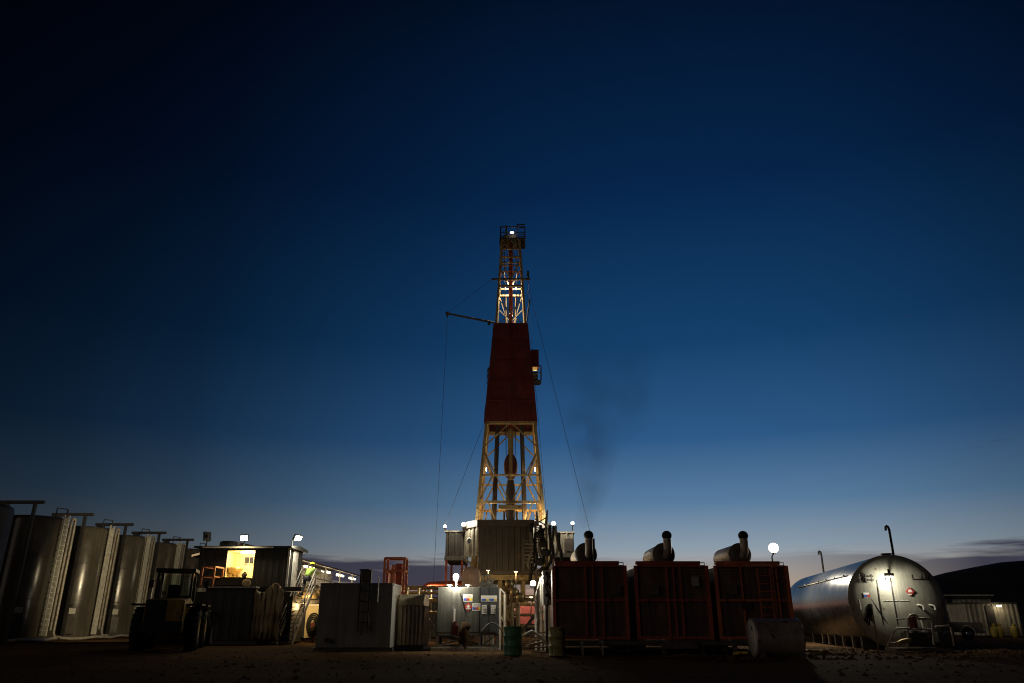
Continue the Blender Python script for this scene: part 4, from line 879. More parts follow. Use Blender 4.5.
# jib, stays and guy wires
t = thing('jib_pole', at(494, 323, DC.y-1.3), 'long thin jib pole reaching out from the derrick below its outrigger', 'jib')
j0 = at(494, 322.6, DC.y-1.3); j1 = at(447.5, 313.5, DC.y-1.3)
b = MB(); b.cyl(j0, j1, .11, .09, n=10); b.build('pole', 'derrick_dark', t)
b = MB(); b.ball(j1, .2, 10, 8); b.cyl(j1, j1-V((0, 0, .35)), .06); b.build('tip_pulley', 'derrick_dark', t); b = MB(); b.ball(at(489, 324, DC.y-1.3), .14, 10, 8); b.build('shackle', 'derrick_dark', t)
def wire(a, c_, label, r=.015, sag=0., name='guy_wire', group='wires stretched from the derrick'):
    a = V(a); c_ = V(c_); b = MB(); b.tube([a.lerp(c_, i/16)-V((0, 0, sag*4*(i/16)*(1-i/16))) for i in range(17)], r, 6)
    tag(b.build(name, 'cable'), label, 'cable', group)
wire(j1, corner(zt_, -1, -1)+V((-.7, 0, 0)), 'stay wire from the jib tip up to the derrick outrigger')
wire(j1-V((0, 0, .3)), (at(432, 600, DC.y-1.3).x, DC.y-1.3, 0), 'wire dropping straight from the jib tip to the ground')
wire(corner(zy(415), -1, -1), at(446, 523, 63.8), 'slanting guy wire from the red wrap to the dull ribbed cabin')
wire(corner(zy(285), 1, -1)+V((.5, 0, 0)), (at(615, 600, 58).x, 58, 0), 'long guy wire slanting down behind the generator houses')
wire(corner(zy(279), 1, 1)+V((.5, 0, 0)), (at(556, 600, 70).x, 70, 0), 'steep guy wire falling close along the generator side of the derrick')
q = at(528, 275, DC.y); b = MB(); b.cyl((q.x, q.y, q.z-.35), (q.x, q.y, q.z+.35), .12); b.cyl((q.x, q.y, q.z+.35), (q.x, q.y, q.z+.5), .05)
b.cyl(at(529.5, 300, DC.y), at(526.6, 322, DC.y), .07); b.cyl((q.x, q.y, q.z-.3), at(529.5, 300, DC.y), .018); tag(b.build('tugger_line', 'derrick_dark'), 'short weighted tugger line beside the white-lit derrick top', 'cable')

# passage clutter seen between sticker tank and generators
t = thing('pipe_manifold', (X(512, 630, 46), 46, 0), 'yellow-lit pipe manifold framed by struts inside the passage', 'manifold')
for u in (507, 512, 518): b = MB(); x = X(u, 610, 46); b.cyl((x, 46, 0), (x, 46, Z(590+(u % 5), 46)), .12); b.build('riser', 'derrick_paint', t)
for v_ in (600, 615, 627): b = MB(); b.cyl((X(504, v_, 46), 46.05, Z(v_, 46)), (X(536, v_, 46), 46.05, Z(v_, 46)), .08); b.build('header', 'derrick_paint', t)
b = MB(); b.beam(at(505, 640, 46.3), at(513, 616, 46.3), .1); b.beam(at(521, 640, 46.3), at(513, 616, 46.3), .1); b.beam(at(520, 634, 45.6), at(536, 614, 45.6), .16); b.build('strut', 'skid', t)
b = MB()
for u, v_ in ((509, 584), (514, 592), (520, 597)): q = at(u, v_, 45.7); b.ball(q, .26, 12, 8); b.cyl(q-V((.3, 0, 0)), q+V((.3, 0, 0)), .12)
b.build('valve_body', 'brass', t)
b = MB(); q = at(528, 615, 58); b.bx(q.x-.55, q.x+.6, 58, 58.08, Z(624, 58), Z(606, 58)); tag(b.build('windbreak_sheet', 'pink_cloth'), 'pinkish-red sheet glimpsed low through the passage struts', 'sheet')  # pink surface added in place of glow from the low sky
fill_lamp((q.x+.2, 56.6, 2.6), 45, WARM, 'small work lamp in front of the pinkish-red sheet')
fill_lamp((X(516, 578, 55), 56, 4.3), 150, AMBER, 'small amber lamp under the rig floor beside the valve column')
fill_lamp((X(488, 578, 58), 58, 4.5), 150, AMBER, 'small amber lamp under the rig floor by the brown vessel')

# barrels
def barrel(x, y, mm, label, r=.31, hh=.92):
    t = thing('oil_barrel', (x, y, 0), label, 'barrel', 'steel barrels in front of the passage')
    pr = [(0, r), (.02, r+.012), (.04, r)]
    for z in (hh/3, hh*2/3): pr += [(z-.025, r), (z-.01, r+.016), (z+.01, r+.016), (z+.025, r)]
    pr += [(hh-.03, r), (hh-.015, r+.012), (hh, r+.012), (hh, r-.02), (hh-.03, r-.03), (hh-.03, .02)]
    b = MB(); b.lathe((x, y, 0), (0, 0, 1), pr, 32); b.build('drum', mm, t)
    b = MB(); b.cyl((x+.15, y-.1, hh-.03), (x+.15, y-.1, hh+.01), .035, n=10); b.build('bung', 'pale_steel', t)
barrel(X(512.8, 643, 29.6), 29.6, 'barrel_green', 'green steel barrel standing by the sticker tank handrail', .335, .98)
barrel(X(557, 643, 29.0), 29.0, 'barrel_ochre', 'stained ochre and green barrel standing before the end generator house', .295, .96)
# scrap pile between barrels
for i in range(9):
    a = at(522+random.uniform(0, 12), 650, 31+i*.25); L_ = random.uniform(.7, 1.6); an = random.uniform(-.5, .5); z = .06+.07*i
    b = MB(); b.beam((a.x, a.y, z), (a.x+L_*math.cos(an*.6), a.y+L_*math.sin(an)*.6, z+random.uniform(-.05, .3)), .12, .05)
    tag(b.build('timber_plank', 'wood'), 'loose plank in the scrap heap between the two barrels', 'plank', 'planks between the barrels')
b = MB(); b.tube([at(521, 647, 30.8)+V((0, 0, .35)), at(532, 645, 30.8)+V((0, 0, .5)), at(541, 648, 30.9)+V((0, 0, .4)), at(552, 654, 31)+V((0, 0, .1))], .05); tag(b.build('drain_pipe', 'white_trim'), 'pale bent pipe lying over the planks between the barrels', 'pipe')

# ------------------------------------------------------------------ generator houses
YH = 30.0; HW = 1.43; zB, zM, zT = .52, 1.86, Z(565.5, YH)
def gen_house(label, mm, lad=False, bars=(-.42, -.18, .12), extra=()):
    t = thing('generator_house', (0, 0, 0), label, 'generator', 'red framed generator houses')
    b = MB(); b.bx(-HW+.06, HW-.06, .22, 9.0, zB, zT-.06); b.build('body', 'house_side', t)
    b = MB(); b.bx(-HW+.1, HW-.1, .1, .2, zB, zT-.05)
    n = 44
    for i in range(n): z = zB+.03+(zT-.12-zB)*i/n; b.bx(-HW+.12, HW-.12, .07, .1, z, z+.025)
    b.build('radiator_screen', 'screen_mesh', t)
    for x in (-HW+.06, HW-.06): b = MB(); b.bx(x-.06, x+.06, -.02, .12, zB, zT); b.build('post', mm, t)
    for z, hh in ((zB, .1), (zM, .075), (zT-.05, .07)): b = MB(); b.bx(-HW+.121, HW-.121, -.01, .1, z, z+hh); b.build('cross_beam', mm, t)
    for k, x in enumerate(bars): b = MB(); b.bx(x*HW*1.0-.03, x*HW+.03, -.045, -.012, zB+.02, zT); b.build('bar', mm, t)
    b = MB(); b.bx(-HW+.1, HW-.28, .05, .3, zT+.04, zT+.17); 
    for x in (-HW+.2, 0, HW-.4): b.bx(x-.04, x+.04, .1, .25, zT-.05, zT+.04)
    b.build('top_beam', mm, t)
    b = MB(); b.tube([(HW-.3, .15, zT), (HW-.3, .15, zT+.12), (HW-.1, .15, zT+.12), (HW-.1, .15, zT-.02)], .018, 6); b.build('lifting_loop', 'pale_steel', t)
    b = MB()
    for x in (-HW+.15, HW-.15): b.bx(x-.13, x+.13, .0, 9.2, .12, zB-.002)
    b.bx(-HW, HW, -.1, .08, .3, zB-.03); b.build('skid', 'skid', t)
    b = MB(); z = zT+.5
    b.lathe((0, 1.2, z), (0, 1, 0), [(0, .02), (.01, .28), (.12, .40), (.3, .44), (2.6, .44), (2.9, .3), (3.1, .14)], 28)
    mu = b.build('muffler', 'muffler', t)
    b = MB(); b.lathe((0, 1.15, z+.02), (0, 1, 0), [(0, .05), (-.06, .25), (.0, .39), (.08, .45), (.14, .45), (.14, .44)], 28); b.build('end_cap', 'skid', mu)
    b = MB(); b.tube([(.1, 1.25, z-.05), (.1, 1.05, z), (.1, .93, z+.12), (.1, .9, z+.3), (.1, .9, z+.62)], .16, 16); b.build('stack_pipe', 'muffler', t)
    b = MB(); b.ball((.1, .9, z+.72), .2, 18, 12, (1, 1, .95)); b.build('rain_cap', 'soot', t)
    for y in (1.6, 3.4): b = MB(); b.bx(-.35, .35, y-.05, y+.05, zT-.06, z-.38); b.build('saddle', 'skid', t)
    if lad:
        b = MB(); ladder(b, (.28*HW, -.2, zB), (.28*HW, -.2, zT-.1), (1, 0, 0), .48, .28, .02)
        for zz in (zB+.4, zT-.3):
            for s in (-.24, .24): b.beam((.28*HW+s, -.2, zz), (.28*HW+s, 0, zz), .03)
        b.build('ladder', mm, t); b = MB(); b.bx(-.35*HW, -.1*HW, -.06, -.013, zM-.28, zM+.0); b.build('junction_box', 'house_side', t)
    for k, x in enumerate(extra):
        b = MB(); b.tube([(x, -.03, zB+.1), (x+.03, -.06, zB+.5), (x-.04, -.05, zM-.2), (x+.02, -.03, zM+.3)], .022, 6); b.build('hose', 'cable', t)
        b = MB(); b.bx(x+.16, x+.42, -.05, .06, zM+.25+.3*k, zM+.6+.3*k); b.build('control_box', 'sign_grey' if k else 'skid', t)
    return t
gh = []
for (xc, mm, lab, lad, bars, dy) in ((2.98, 'red_frame', 'dark generator house nearest the derrick, a lit white panel on its flank', False, (-.12, .08, .32), 0), (6.13, 'red_frame', 'middle of the three dark generator houses with red bars', False, (-.14, .04, .22), .05), (9.22, 'bright_red_frame', 'generator house with a ladder up its front, behind the steel pipe drum', True, (-.3, .56, .66), .1)):
    t = gen_house(lab, mm, lad, bars, ((.75,), (-.95, .6), (-1.05,))[0 if xc < 4 else 1 if xc < 8 else 2]); t.location = (xc, YH+dy, 0); gh.append(t)
# rotate third a touch as in the photo
b = MB(); q = at(595, 563, YH); b.cyl((q.x, YH+.2, zT-.4), (q.x, YH+.2, Z(538, YH)), .045, n=10); tag(b.build('antenna_pole', 'soot'), 'thin dark pole rising from the roof edge of the end generator house', 'pole')
t = thing('flank_panel', (X(549, 600, YH+.6), YH+.6, 0), 'white lit switch panel on the flank of the end generator house', 'panel')
xf = 2.98-HW; b = MB(); b.bx(xf-.34, xf-.03, YH+.5, YH+1.7, 1.75, zT-.15); b.build('panel', 'sign_white', t)
b = MB()
for z in (2.1, 2.5, 2.9): b.cyl((xf-.2, YH+.4, z), (xf-.2, YH+.5, z), .07); b.bx(xf-.12, xf-.06, YH+.44, YH+.5, z-.15, z-.05)
b.tube([(xf-.25, YH+.45, 2.9), (xf-.15, YH+.38, 2.7), (xf-.26, YH+.4, 2.4), (xf-.12, YH+.4, 2.1), (xf-.2, YH+.42, 1.6)], .03); b.build('fittings', 'soot', t)
b = MB(); b.beam((xf-.2, YH+1.0, 0), (xf-.2, YH+1.0, 1.75), .1); b.build('post', 'skid', t)
# low beams and step in front of the houses
b = MB(); b.bx(X(600, 643, 29.7), X(742, 643, 29.7), 29.55, 29.8, .33, .46)
for u in (664, 702, 735): b.bx(X(u, 650, 29.7)-.07, X(u, 650, 29.7)+.07, 29.6, 29.75, 0, .33)
tag(b.build('walk_beam', 'skid'), 'long low grey beam running along the foot of the generator houses', 'beam')
t = thing('step_stool', (X(594, 655, 29.3), 29.3, 0), 'small two legged metal step at the foot of the end generator house', 'step')
for u in (582.5, 602.5): b = MB(); x = X(u, 650, 29.3); b.beam((x, 29.3, 0), (x, 29.3, .5), .07); b.beam((x, 29.3, .0), (x-.05, 29.6, .45), .05); b.build('leg', 'pale_steel', t)
b = MB(); b.bx(X(582.5, 650, 29.3)+.04, X(602.5, 650, 29.3)-.04, 29.2, 29.45, .38, .42); b.bx(X(582.5, 650, 29.3)+.04, X(602.5, 650, 29.3)-.04, 29.2, 29.4, .16, .19); b.build('tread', 'skid', t)
b = MB(); b.bx(X(662, 645, 29.4), X(697, 645, 29.4), 29.3, 29.5, .22, .47); tag(b.build('spill_tray', 'skid'), 'flat grey tray under the middle generator house', 'tray')

# culvert-like drum on the ground
YD = 27.6; q = at(752, 639, YD); rD = .62; Lx = X(799, 640, YD)-X(752, 640, YD)
t = thing('steel_drum', (q.x, YD, 0), 'big pale brown steel drum lying on its side on the dirt', 'drum')
zc_ = rD+.02
b = MB(); b.lathe((q.x, YD, zc_), (1, 0, 0), [(0, rD-.05), (0, rD), (.04, rD+.012), (.08, rD), (Lx-.08, rD), (Lx-.04, rD+.012), (Lx, rD), (Lx, rD-.05)], 48); b.build('shell', 'culvert', t)
b = MB(); b.lathe((q.x-.012, YD, zc_), (1, 0, 0), [(0, .02), (.0, rD-.045), (.01, rD-.045)], 48); b.build('end_plate', 'pale_rim', t)  # pale colour stands in for lamp light on this end
b = MB(); b.cyl((q.x-.03, YD-.15, zc_+.3), (q.x-.012, YD-.15, zc_+.3), .06, n=14); b.build('bung', 'culvert', t)
for x in (q.x+.15, q.x+Lx-.15): b = MB(); b.prism([(x, YD-.55, 0), (x, YD-.15, 0), (x, YD-.40, .14), (x, YD-.52, .2)], (.12, 0, 0)); b.build('chock', 'skid', t)
# yellow hoses near drum
for i, (lab, pts) in enumerate((('thick yellow hose lying in the rubble right behind the steel drum', [at(799, 651, 30.5), at(806, 650, 30.6), at(813, 652, 30.8), at(820, 649, 31), at(828, 651, 31.2)]), ('short yellow hose lying at the pale end of the steel drum', [at(734, 655, 28.9), at(740, 654, 28.8), at(748, 655, 28.7)]))):
    pp = [V((p.x, p.y, .07+.05*math.sin(k*2.1)**2)) for k, p in enumerate(pts)]; fine = []
    for a, c_ in zip(pp[:-1], pp[1:]): fine += [a.lerp(c_, s/4)+V((0, .05*math.sin(s*1.6), 0)) for s in range(4)]
    b = MB(); b.tube(fine+[pp[-1]], .055); tag(b.build('yellow_hose', 'hose_yellow'), lab, 'hose', 'yellow hoses on the dirt')

# ------------------------------------------------------------------ big horizontal fuel tank
A = V((X(896, 602, 34.2), 34.2, 1.94)); ax = V((.182, .983, 0)).normalized(); RT = 1.94; LT = 17.5
sdv = V((ax.y, -ax.x, 0))
t = thing('fuel_storage_tank', (A.x, A.y, 0), 'huge pale horizontal cylinder tank with a lamp glaring on its domed end', 'tank')
b = MB(); pr = [(.0, RT)]
for k in range(1, 8): pr += [(LT*k/8, RT)]
pr += [(LT, RT), (LT+.35, RT*.8), (LT+.5, RT*.3)]
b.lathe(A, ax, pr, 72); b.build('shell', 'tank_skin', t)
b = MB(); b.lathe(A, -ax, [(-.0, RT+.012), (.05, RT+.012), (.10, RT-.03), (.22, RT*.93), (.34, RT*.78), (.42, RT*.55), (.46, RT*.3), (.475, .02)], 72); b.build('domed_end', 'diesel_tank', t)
for l in (1.5, 7, 13):
    b = MB(); c0 = A+ax*l; b.box(V((c0.x, c0.y, .3)), (2.6, .3, .6), Matrix.Rotation(math.atan2(-ax.x, ax.y), 3, 'Z')); b.build('saddle', 'skid', t)
for l in (3.2, 5.2, 8.6, 10.2): b = MB(); c0 = A+ax*l-sdv*1.25; b.beam((c0.x, c0.y, 0), (c0.x, c0.y, .62), .12); b.build('leg', 'pale_steel', t)
def gooseneck(p, hgt, lab, r):
    b = MB(); b.tube([p, p+V((0, 0, hgt-.12)), p+V((-.03, 0, hgt)), p+V((-.08, 0, hgt+.04)), p+V((-.14, 0, hgt)), p+V((-.16, 0, hgt-.16))], r, 8)
    b.build('vent_pipe', 'soot', t)
p = A+ax*.2+sdv*(.28)+V((0, 0, RT-.02)); gooseneck(p, Z(527, 34.4)-p.z, '', .055)
p = A+ax*14+V((0, 0, RT-.03)); p = V((p.x, p.y, p.z)); gooseneck(p, 1.3, '', .06)
b = MB(); b.lathe(A+V((0, 0, RT-.03))+ax*.25, (0, 0, 1), [(0, .18), (.08, .18), (.08, .24), (.12, .24), (.13, .1)], 18); b.build('flange', 'dark_steel', t)
side = MB(); aL = -sdv*math.cos(.62)+V((0, 0, math.sin(.62))); side.beam(A+ax*1+aL*(RT+.03), A+ax*14+aL*(RT+.03), .05, .03); 
for k in range(7): q = A+ax*(1.5+k*2)+aL*RT; side.beam(q, q+aL*.12, .05)
side.build('side_rail', 'pale_steel', t)
def endpt(u, v, out=.0):
    """point on the plane of the tank end"""
    Y = 34.
    for _ in range(8):
        p = at(u, v, Y); r = math.hypot((p-A).dot(sdv), p.z-A.z)/RT
        dome = .475*max(0, 1-min(1, r)**2.6); tgt = A-ax*(dome+out); Y += (tgt-p).dot(ax)/ (p/Y).dot(ax)
    return at(u, v, Y)
for a in ((893, 562, 868.5, 579), (893, 562, 885, 580), (860, 582, 896, 636)): b = MB(); b.tube([endpt(a[0]+(a[2]-a[0])*i/6, a[1]+(a[3]-a[1])*i/6, .03) for i in range(7)], .022, 6); b.build('cable', 'cable', t)
for us in ((876.5, 580, 886, 640), (889, 570, 897.5, 622)): b = MB(); b.tube([endpt(us[0]+(us[2]-us[0])*i/8, us[1]+(us[3]-us[1])*i/8, .035) for i in range(9)], .03, 6); b.build('drop_pipe', 'dark_steel', t)
b = MB(); rail_pts = [endpt(860+i*2, 580, .25) for i in range(8)]; b.tube(rail_pts, .03, 6); b.tube([p+V((0, 0, .16)) for p in rail_pts], .03, 6)
for p in rail_pts[::3]: b.beam(p-V((0, 0, .08)), p+V((0, 0, .25)), .05)
b.build('valve_bracket', 'dark_steel', t)
b = MB(); h0 = [endpt(u, 579.5, .2) for u in (913, 920, 926)]; b.tube(h0, .03, 6); b.beam(h0[0], h0[0]+V((0, 0, .2)), .05); b.beam(h0[-1], h0[-1]+V((0, 0, .28)), .14); b.build('grab_handle', 'dark_steel', t)
def onend(u, v, poly, mm, name, parent, out=.03):
    c0 = endpt(u, v, out); n = -ax; b = MB(); b.prism([c0+sdv*x+V((0, 0, z)) for x, z in poly], n*.008); return b.build(name, mm, parent)
s = .18; pl = onend(910, 591.5, [(0, s), (s, 0), (0, -s), (-s, 0)], 'sign_red', 'placard', t, .05)
s = .08; onend(910, 591, [(0, s), (s, .02), (s, -.05), (-s, -.05), (-s, .02)], 'sign_white', 'symbol', pl, .06)
onend(910, 594.4, [(-.07, .02), (.07, .02), (.07, -.02), (-.07, -.02)], 'sign_white', 'class_mark', pl, .06)
w_ = .2; hs_ = onend(868.5, 595, [(-w_, .1), (w_, .1), (w_, -.1), (-w_, -.1)], 'sign_white', 'hazard_sticker', t, .05)
for k, mm in enumerate(('sign_blue', 'sign_red', 'sign_yellow')): onend(868.5, 595, [(-w_+.01+k*.13, .02), (-w_+.13+k*.13, .02), (-w_+.13+k*.13, -.08), (-w_+.01+k*.13, -.08)], mm, 'band', hs_, .06)
onend(864, 604.5, [(-.17, .2), (.17, .2), (.17, -.2), (-.17, -.2)], 'pale_rim', 'notice', t, .05)
for k in range(2): onend(891+k*10, 600.3, [(-.3, .012), (.3, .012), (.3, -.012), (-.3, -.012)], 'pale_rim', 'weld_strip', t, .02)
for u in (918, 929.5):
    a = endpt(u, 605, .05); b = MB(); b.tube([a+ax*.2, a-ax*.12, a-ax*.15-V((0, 0, .02))+sdv*.14, a-ax*.15+sdv*.16-V((0, 0, .2))], .045, 8); b.build('spout', 'white_trim', t)
# dangling figure-like hoses on the end
b = MB()
for k in range(5): b.tube([endpt(869+.6*k, 604, .1), endpt(870+1.2*(k-2), 613, .12+.05*k), endpt(869+2.2*(k-2), 621+2*(k % 3), .15)], .035, 6)
tag(b.build('hose_bundle', 'black_rubber'), 'dark bundle of hoses hung on the domed tank end', 'hose')
# pump skid with pipe guards
YU = 32.2
t = thing('pump_unit', (X(918, 640, YU), YU, 0), 'fuel pump inside curved pipe guards at the foot of the domed tank', 'pump')
def frame(us, r, y): 
    b = MB(); b.tube([V((X(u, v_, y), y, Z(v_, y))) for u, v_ in us], r, 8); b.build('guard_frame', 'pale_steel', t)
frame([(886, 650), (894, 631), (897, 628.5), (910, 628)], .035, YU); frame([(908, 649), (908, 619), (910, 615.5), (914, 614.5), (917, 616), (918, 619), (930, 618.5), (932, 621), (934, 645)], .045, YU+.2)
frame([(935, 627), (949, 625.5), (951, 628), (954, 646)], .04, YU+.3); frame([(896, 619), (908, 618.5)], .03, YU+.4); frame([(908, 629), (933, 629)], .03, YU+.25); frame([(888, 643), (898, 643)], .04, YU+.1)
b = MB(); q = at(913, 623, YU+.5); b.cyl((q.x, q.y, q.z-.2), (q.x, q.y, q.z+.16), .17); b.ball((q.x, q.y, q.z+.16), .17, 12, 8); b.build('pump_head', 'pump_red', t)
b = MB(); q = at(918, 638, YU+.6); b.box((q.x, q.y, .45), (1.1, .5, .5)); b.cyl((q.x-.5, q.y-.05, .55), (q.x+.4, q.y-.05, .55), .24); b.build('engine', 'dark_steel', t)
b = MB(); q = at(926, 624, YU+.5); b.cyl((q.x-.05, q.y, .7), (q.x-.1, q.y, q.z+.25), .1); b.build('filter', 'white_trim', t)
b = MB(); q = at(944, 640, YU+.6); b.box((q.x, q.y, .45), (.65, .5, .6)); b.cyl((q.x, q.y-.3, .5), (q.x, q.y-.2, .5), .24); b.build('hose_drum', 'dark_steel', t)
b = MB(); b.bx(X(897, 645, YU), X(955, 645, YU), YU+.1, YU+1.1, .02, .14); b.build('skid', 'skid', t)
b = MB(); b.tube([at(898, 648, YU-.3)+V((0, 0, .15)), at(903, 645.5, YU-.3)+V((0, 0, .15)), at(911, 644, YU-.2)+V((0, 0, .15))], .09); tag(b.build('suction_pipe', 'brass'), 'short fat tan pipe end lying before the pump guards', 'pipe')
b = MB(); x = X(877, 640, 33); b.beam((x, 33, 0), (x, 33, 1.4), .045); tag(b.build('marker_stake', 'wood'), 'thin brown stake standing before the domed tank end', 'stake')

# ------------------------------------------------------------------ far right: trailer, pickup, container
YX = 66; t = thing('site_trailer', (X(944, 600, YX), YX, 0), 'long pale site trailer with dark roof below the hill', 'trailer')
xa, xb = X(941, 600, YX), X(991, 600, YX); b = MB(); b.sheet((xa, YX), (xb, YX), .7, Z(599, YX), .4, .03, .06, (0, -1, 0)); b.bx(xa, xb, YX+.06, YX+2.6, .7, Z(599, YX)); b.build('wall', 'trailer_white', t)
b = MB(); b.bx(xa-.15, xb+.15, YX-.2, YX+2.8, Z(599, YX), Z(595, YX)-.06); b.build('roof', 'dark_steel', t); b = MB(); b.bx(xa-.16, xb+.16, YX-.25, YX+2.85, Z(595, YX)-.06, Z(595, YX)+.02); b.build('roof_edge', 'white_trim', t)
b = MB(); b.bx(X(947, 603, YX), X(951, 603, YX), YX-.1, YX-.04, .72, Z(599, YX)-.02); b.build('door', 'dark_steel', t)
for u in (946, 966, 986): b = MB(); x = X(u, 620, YX); b.cyl((x, YX+.2, .38), (x, YX+.5, .38), .38); b.build('wheel', 'black_rubber', t)
YQ = 51; t = thing('pickup_truck', (X(955, 635, YQ), YQ, 0), 'dusty dark pickup truck parked beyond the pump guards', 'pickup')
xr = X(984, 630, YQ); xl = xr-5.3; b = MB(); pr = [(xr, .45), (xr, 1.05), (xr-2.0, 1.08), (xr-2.05, 1.78), (xr-3.3, 1.8), (xr-3.9, 1.12), (xl+.1, .98), (xl, .5)]
b.prism([(x, YQ, z) for x, z in pr], (0, 1.8, 0)); o = b.build('body', 'truck_paint', t); bv = o.modifiers.new('bevel', 'BEVEL'); bv.width = .06; bv.segments = 2
b = MB(); b.prism([(xr-2.15, YQ-.012, 1.15), (xr-2.15, YQ-.012, 1.7), (xr-3.2, YQ-.012, 1.7), (xr-3.65, YQ-.012, 1.15)], (0, .02, 0)); b.build('side_window', 'window_dark', t)
for x in (xr-1.05, xl+.95):
    b = MB(); b.lathe((x, YQ-.1, .37), (0, 1, 0), [(0, .22), (.0, .32), (.03, .37), (.22, .37), (.25, .3)], 24); w2 = b.build('wheel', 'black_rubber', t); b = MB(); b.lathe((x, YQ-.12, .37), (0, 1, 0), [(0, .04), (.01, .21), (.06, .21)], 20); b.build('rim', 'chrome', w2)
    b = MB(); b.tube([(x+.47*math.cos(a), YQ-.03, .4+.47*math.sin(a)) for a in [PI*i/10 for i in range(11)]], .035, 6); b.build('wheel_arch', 'pale_steel', t)
for y in (YQ+.1, YQ+1.5): b = MB(); b.bx(xr, xr+.03, y, y+.2, .8, 1.0); b.build('tail_light', 'pump_red', t)
b = MB(); b.bx(xr, xr+.12, YQ+.05, YQ+1.75, .42, .56); b.build('bumper', 'chrome', t)
YN = 58; t = thing('cargo_container', (X(969, 630, YN), YN, 0), 'pale ribbed cargo container with a small lamp, behind the pickup', 'container')
xa, xb = X(968, 620, YN), X(1020, 620, YN); b = MB(); b.sheet((xa, YN), (xb, YN), .15, Z(604, YN), .34, .07, .06, (0, -1, 0)); b.bx(xa, xb, YN+.06, YN+2.5, .15, Z(604, YN)-.002); b.build('wall', 'container_sheet', t)
b = MB(); b.bx(xa-.05, xb+.05, YN-.1, YN+2.5, Z(604, YN), Z(603, YN)+.04); b.build('roof_rim', 'dark_steel', t)
b = MB(); b.bx(X(986, 615, YN), X(994, 615, YN), YN-.12, YN-.08, .2, Z(606, YN)); b.build('door', 'dark_steel', t)
q = at(999, 606, YN-.3); b = MB(); b.box(q, (.3, .1, .12)); b.build('lamp', 'lamp_tube', t); light('POINT', 'container_light', q+V((0, -.35, -.15)), 14, WARM, t, .1)
for i, (u, lab) in enumerate(((993, 'yellow sack against the cargo container, nearest its dark door'), (998.5, 'yellow sack second from the container door'), (1013, 'yellow sack apart from the others by the container end'))):
    x = X(u, 625, YN-.6); b = MB(); b.ball((x, YN-.6, .4), .34, 12, 8, (.8, .7, 1.25)); b.ball((x+.05, YN-.6, .86), .12, 8, 6); tag(b.build('sack', 'bag_yellow'), lab, 'sack', 'yellow sacks by the container')

# ------------------------------------------------------------------ lamps
def flood(u, v, Y, label, power, col=WHITE, size=(.42, .3), aim=(0, -1, -.35), base=None, on=True, ball=False, loff=.35, pole='dark_steel', mm='lamp_white', spot=None, lpos=None):
    p = at(u, v, Y); aim = V(aim).normalized(); base = V(base) if base is not None else p-V((0, -.1, .8))
    t = thing('flood_lamp', base, label, 'lamp', 'site flood lamps')
    r = aim.cross(V((0, 0, 1))).normalized(); up = r.cross(aim); R = Matrix((r, aim, up)).transposed()
    if ball:
        b = MB(); b.ball(p, size[0]*.5, 16, 10); b.build('lens', mm, t)
        b = MB(); b.cyl(p-V((0, 0, size[0]*.5+.06)), p-V((0, 0, size[0]*.4)), .09, .13, 12); b.build('housing', 'dark_steel', t)
    else:
        b = MB(); b.box(p-aim*.1, (size[0]+.08, .14, size[1]+.08), R); b.box(p-aim*.2, (size[0]*.6, .1, size[1]*.6), R); b.build('housing', 'dark_steel', t)
        b = MB(); b.box(p-aim*.02, (size[0], .03, size[1]), R); b.build('lens', mm if on else 'window_dark', t)
    top = p-aim*.16 if not ball else p-V((0, 0, size[0]*.5))
    if (top-base).length > .1: b = MB(); b.tube([base, V((base.x, base.y, max(base.z, top.z-.15))), top], .04, 8); b.build('pole', pole, t)
    if on and spot: light('SPOT', 'lamp_light', p+aim*.04, power, col, t, .14, spot[0], spot[1], .5 if spot[1] < 150 else .15)
    elif on and lpos: light('POINT', 'lamp_light', p+V(lpos), power, col, t, .06)
    elif on: light('POINT', 'lamp_light', p+aim*loff if not ball else p+V((0, -loff*.8, .15)), power, col, t, .14)
p = at(244, 538, YK-.4)
flood(244, 538, YK-.5, 'blazing square flood lamp above the open lit room', 160, WARM, (.36, .28), (.1, -1, -.25), (p.x, YK-.25, kz1+.0), spot=((-.1, -.5, -.9), 172))
flood(298.5, 538.5, YK+.3, 'angled flood lamp on the cabin corner above the climber', 260, WHITE, (.42, .24), (.75, -.45, -.5), (kx1+.05, YK+.4, kz1))
p = at(206, 548, YK); flood(206, 537, YK-.1, 'flood lamp seen from behind on the cabin roof end, aimed at the upright tanks', 3800, WARM, (.34, .42), (-.8, .5, -.2), (p.x, YK, kz1), True, spot=((-.46, .85, -.14), 88))
flood(456, 576.5, YB-.0, 'starry white lamp on top of the sticker tank', 230, WHITE, (.26, .26), (0, -1, -.2), (X(456, 587, YB), YB+.12, bz1), True, True, .2, 'white_trim', lpos=(0, -.2, -.2))
flood(463.5, 524.5, 63.3, 'bright lamp where the dull ribbed cabin meets the wind wall', 330, WHITE, (.36, .36), (-.2, -1, -.2), (X(463.5, 533, 63.8), 63.8, Z(533, 63.8)), True, True, .4)
flood(445, 526.5, 64, 'smaller lamp on the outer corner of the dull ribbed cabin', 60, WARM, (.28, .28), (0, -1, 0), (X(446, 532, 64.2), 64.2, Z(532, 64.2)), True, True, .4)
flood(553.5, 523.5, 63.2, 'bright lamp beside the hose mast on the pale cabin', 330, WHITE, (.36, .36), (.2, -1, -.2), (X(552, 533, 63.9), 63.9, Z(533, 63.9)), True, True, .4)
flood(572.5, 523.5, 64, 'smaller lamp on the outer corner of the pale cabin', 90, WHITE, (.28, .28), (0, -1, 0), (X(572.5, 532, 64.2), 64.2, Z(532, 64.2)), True, True, .4)
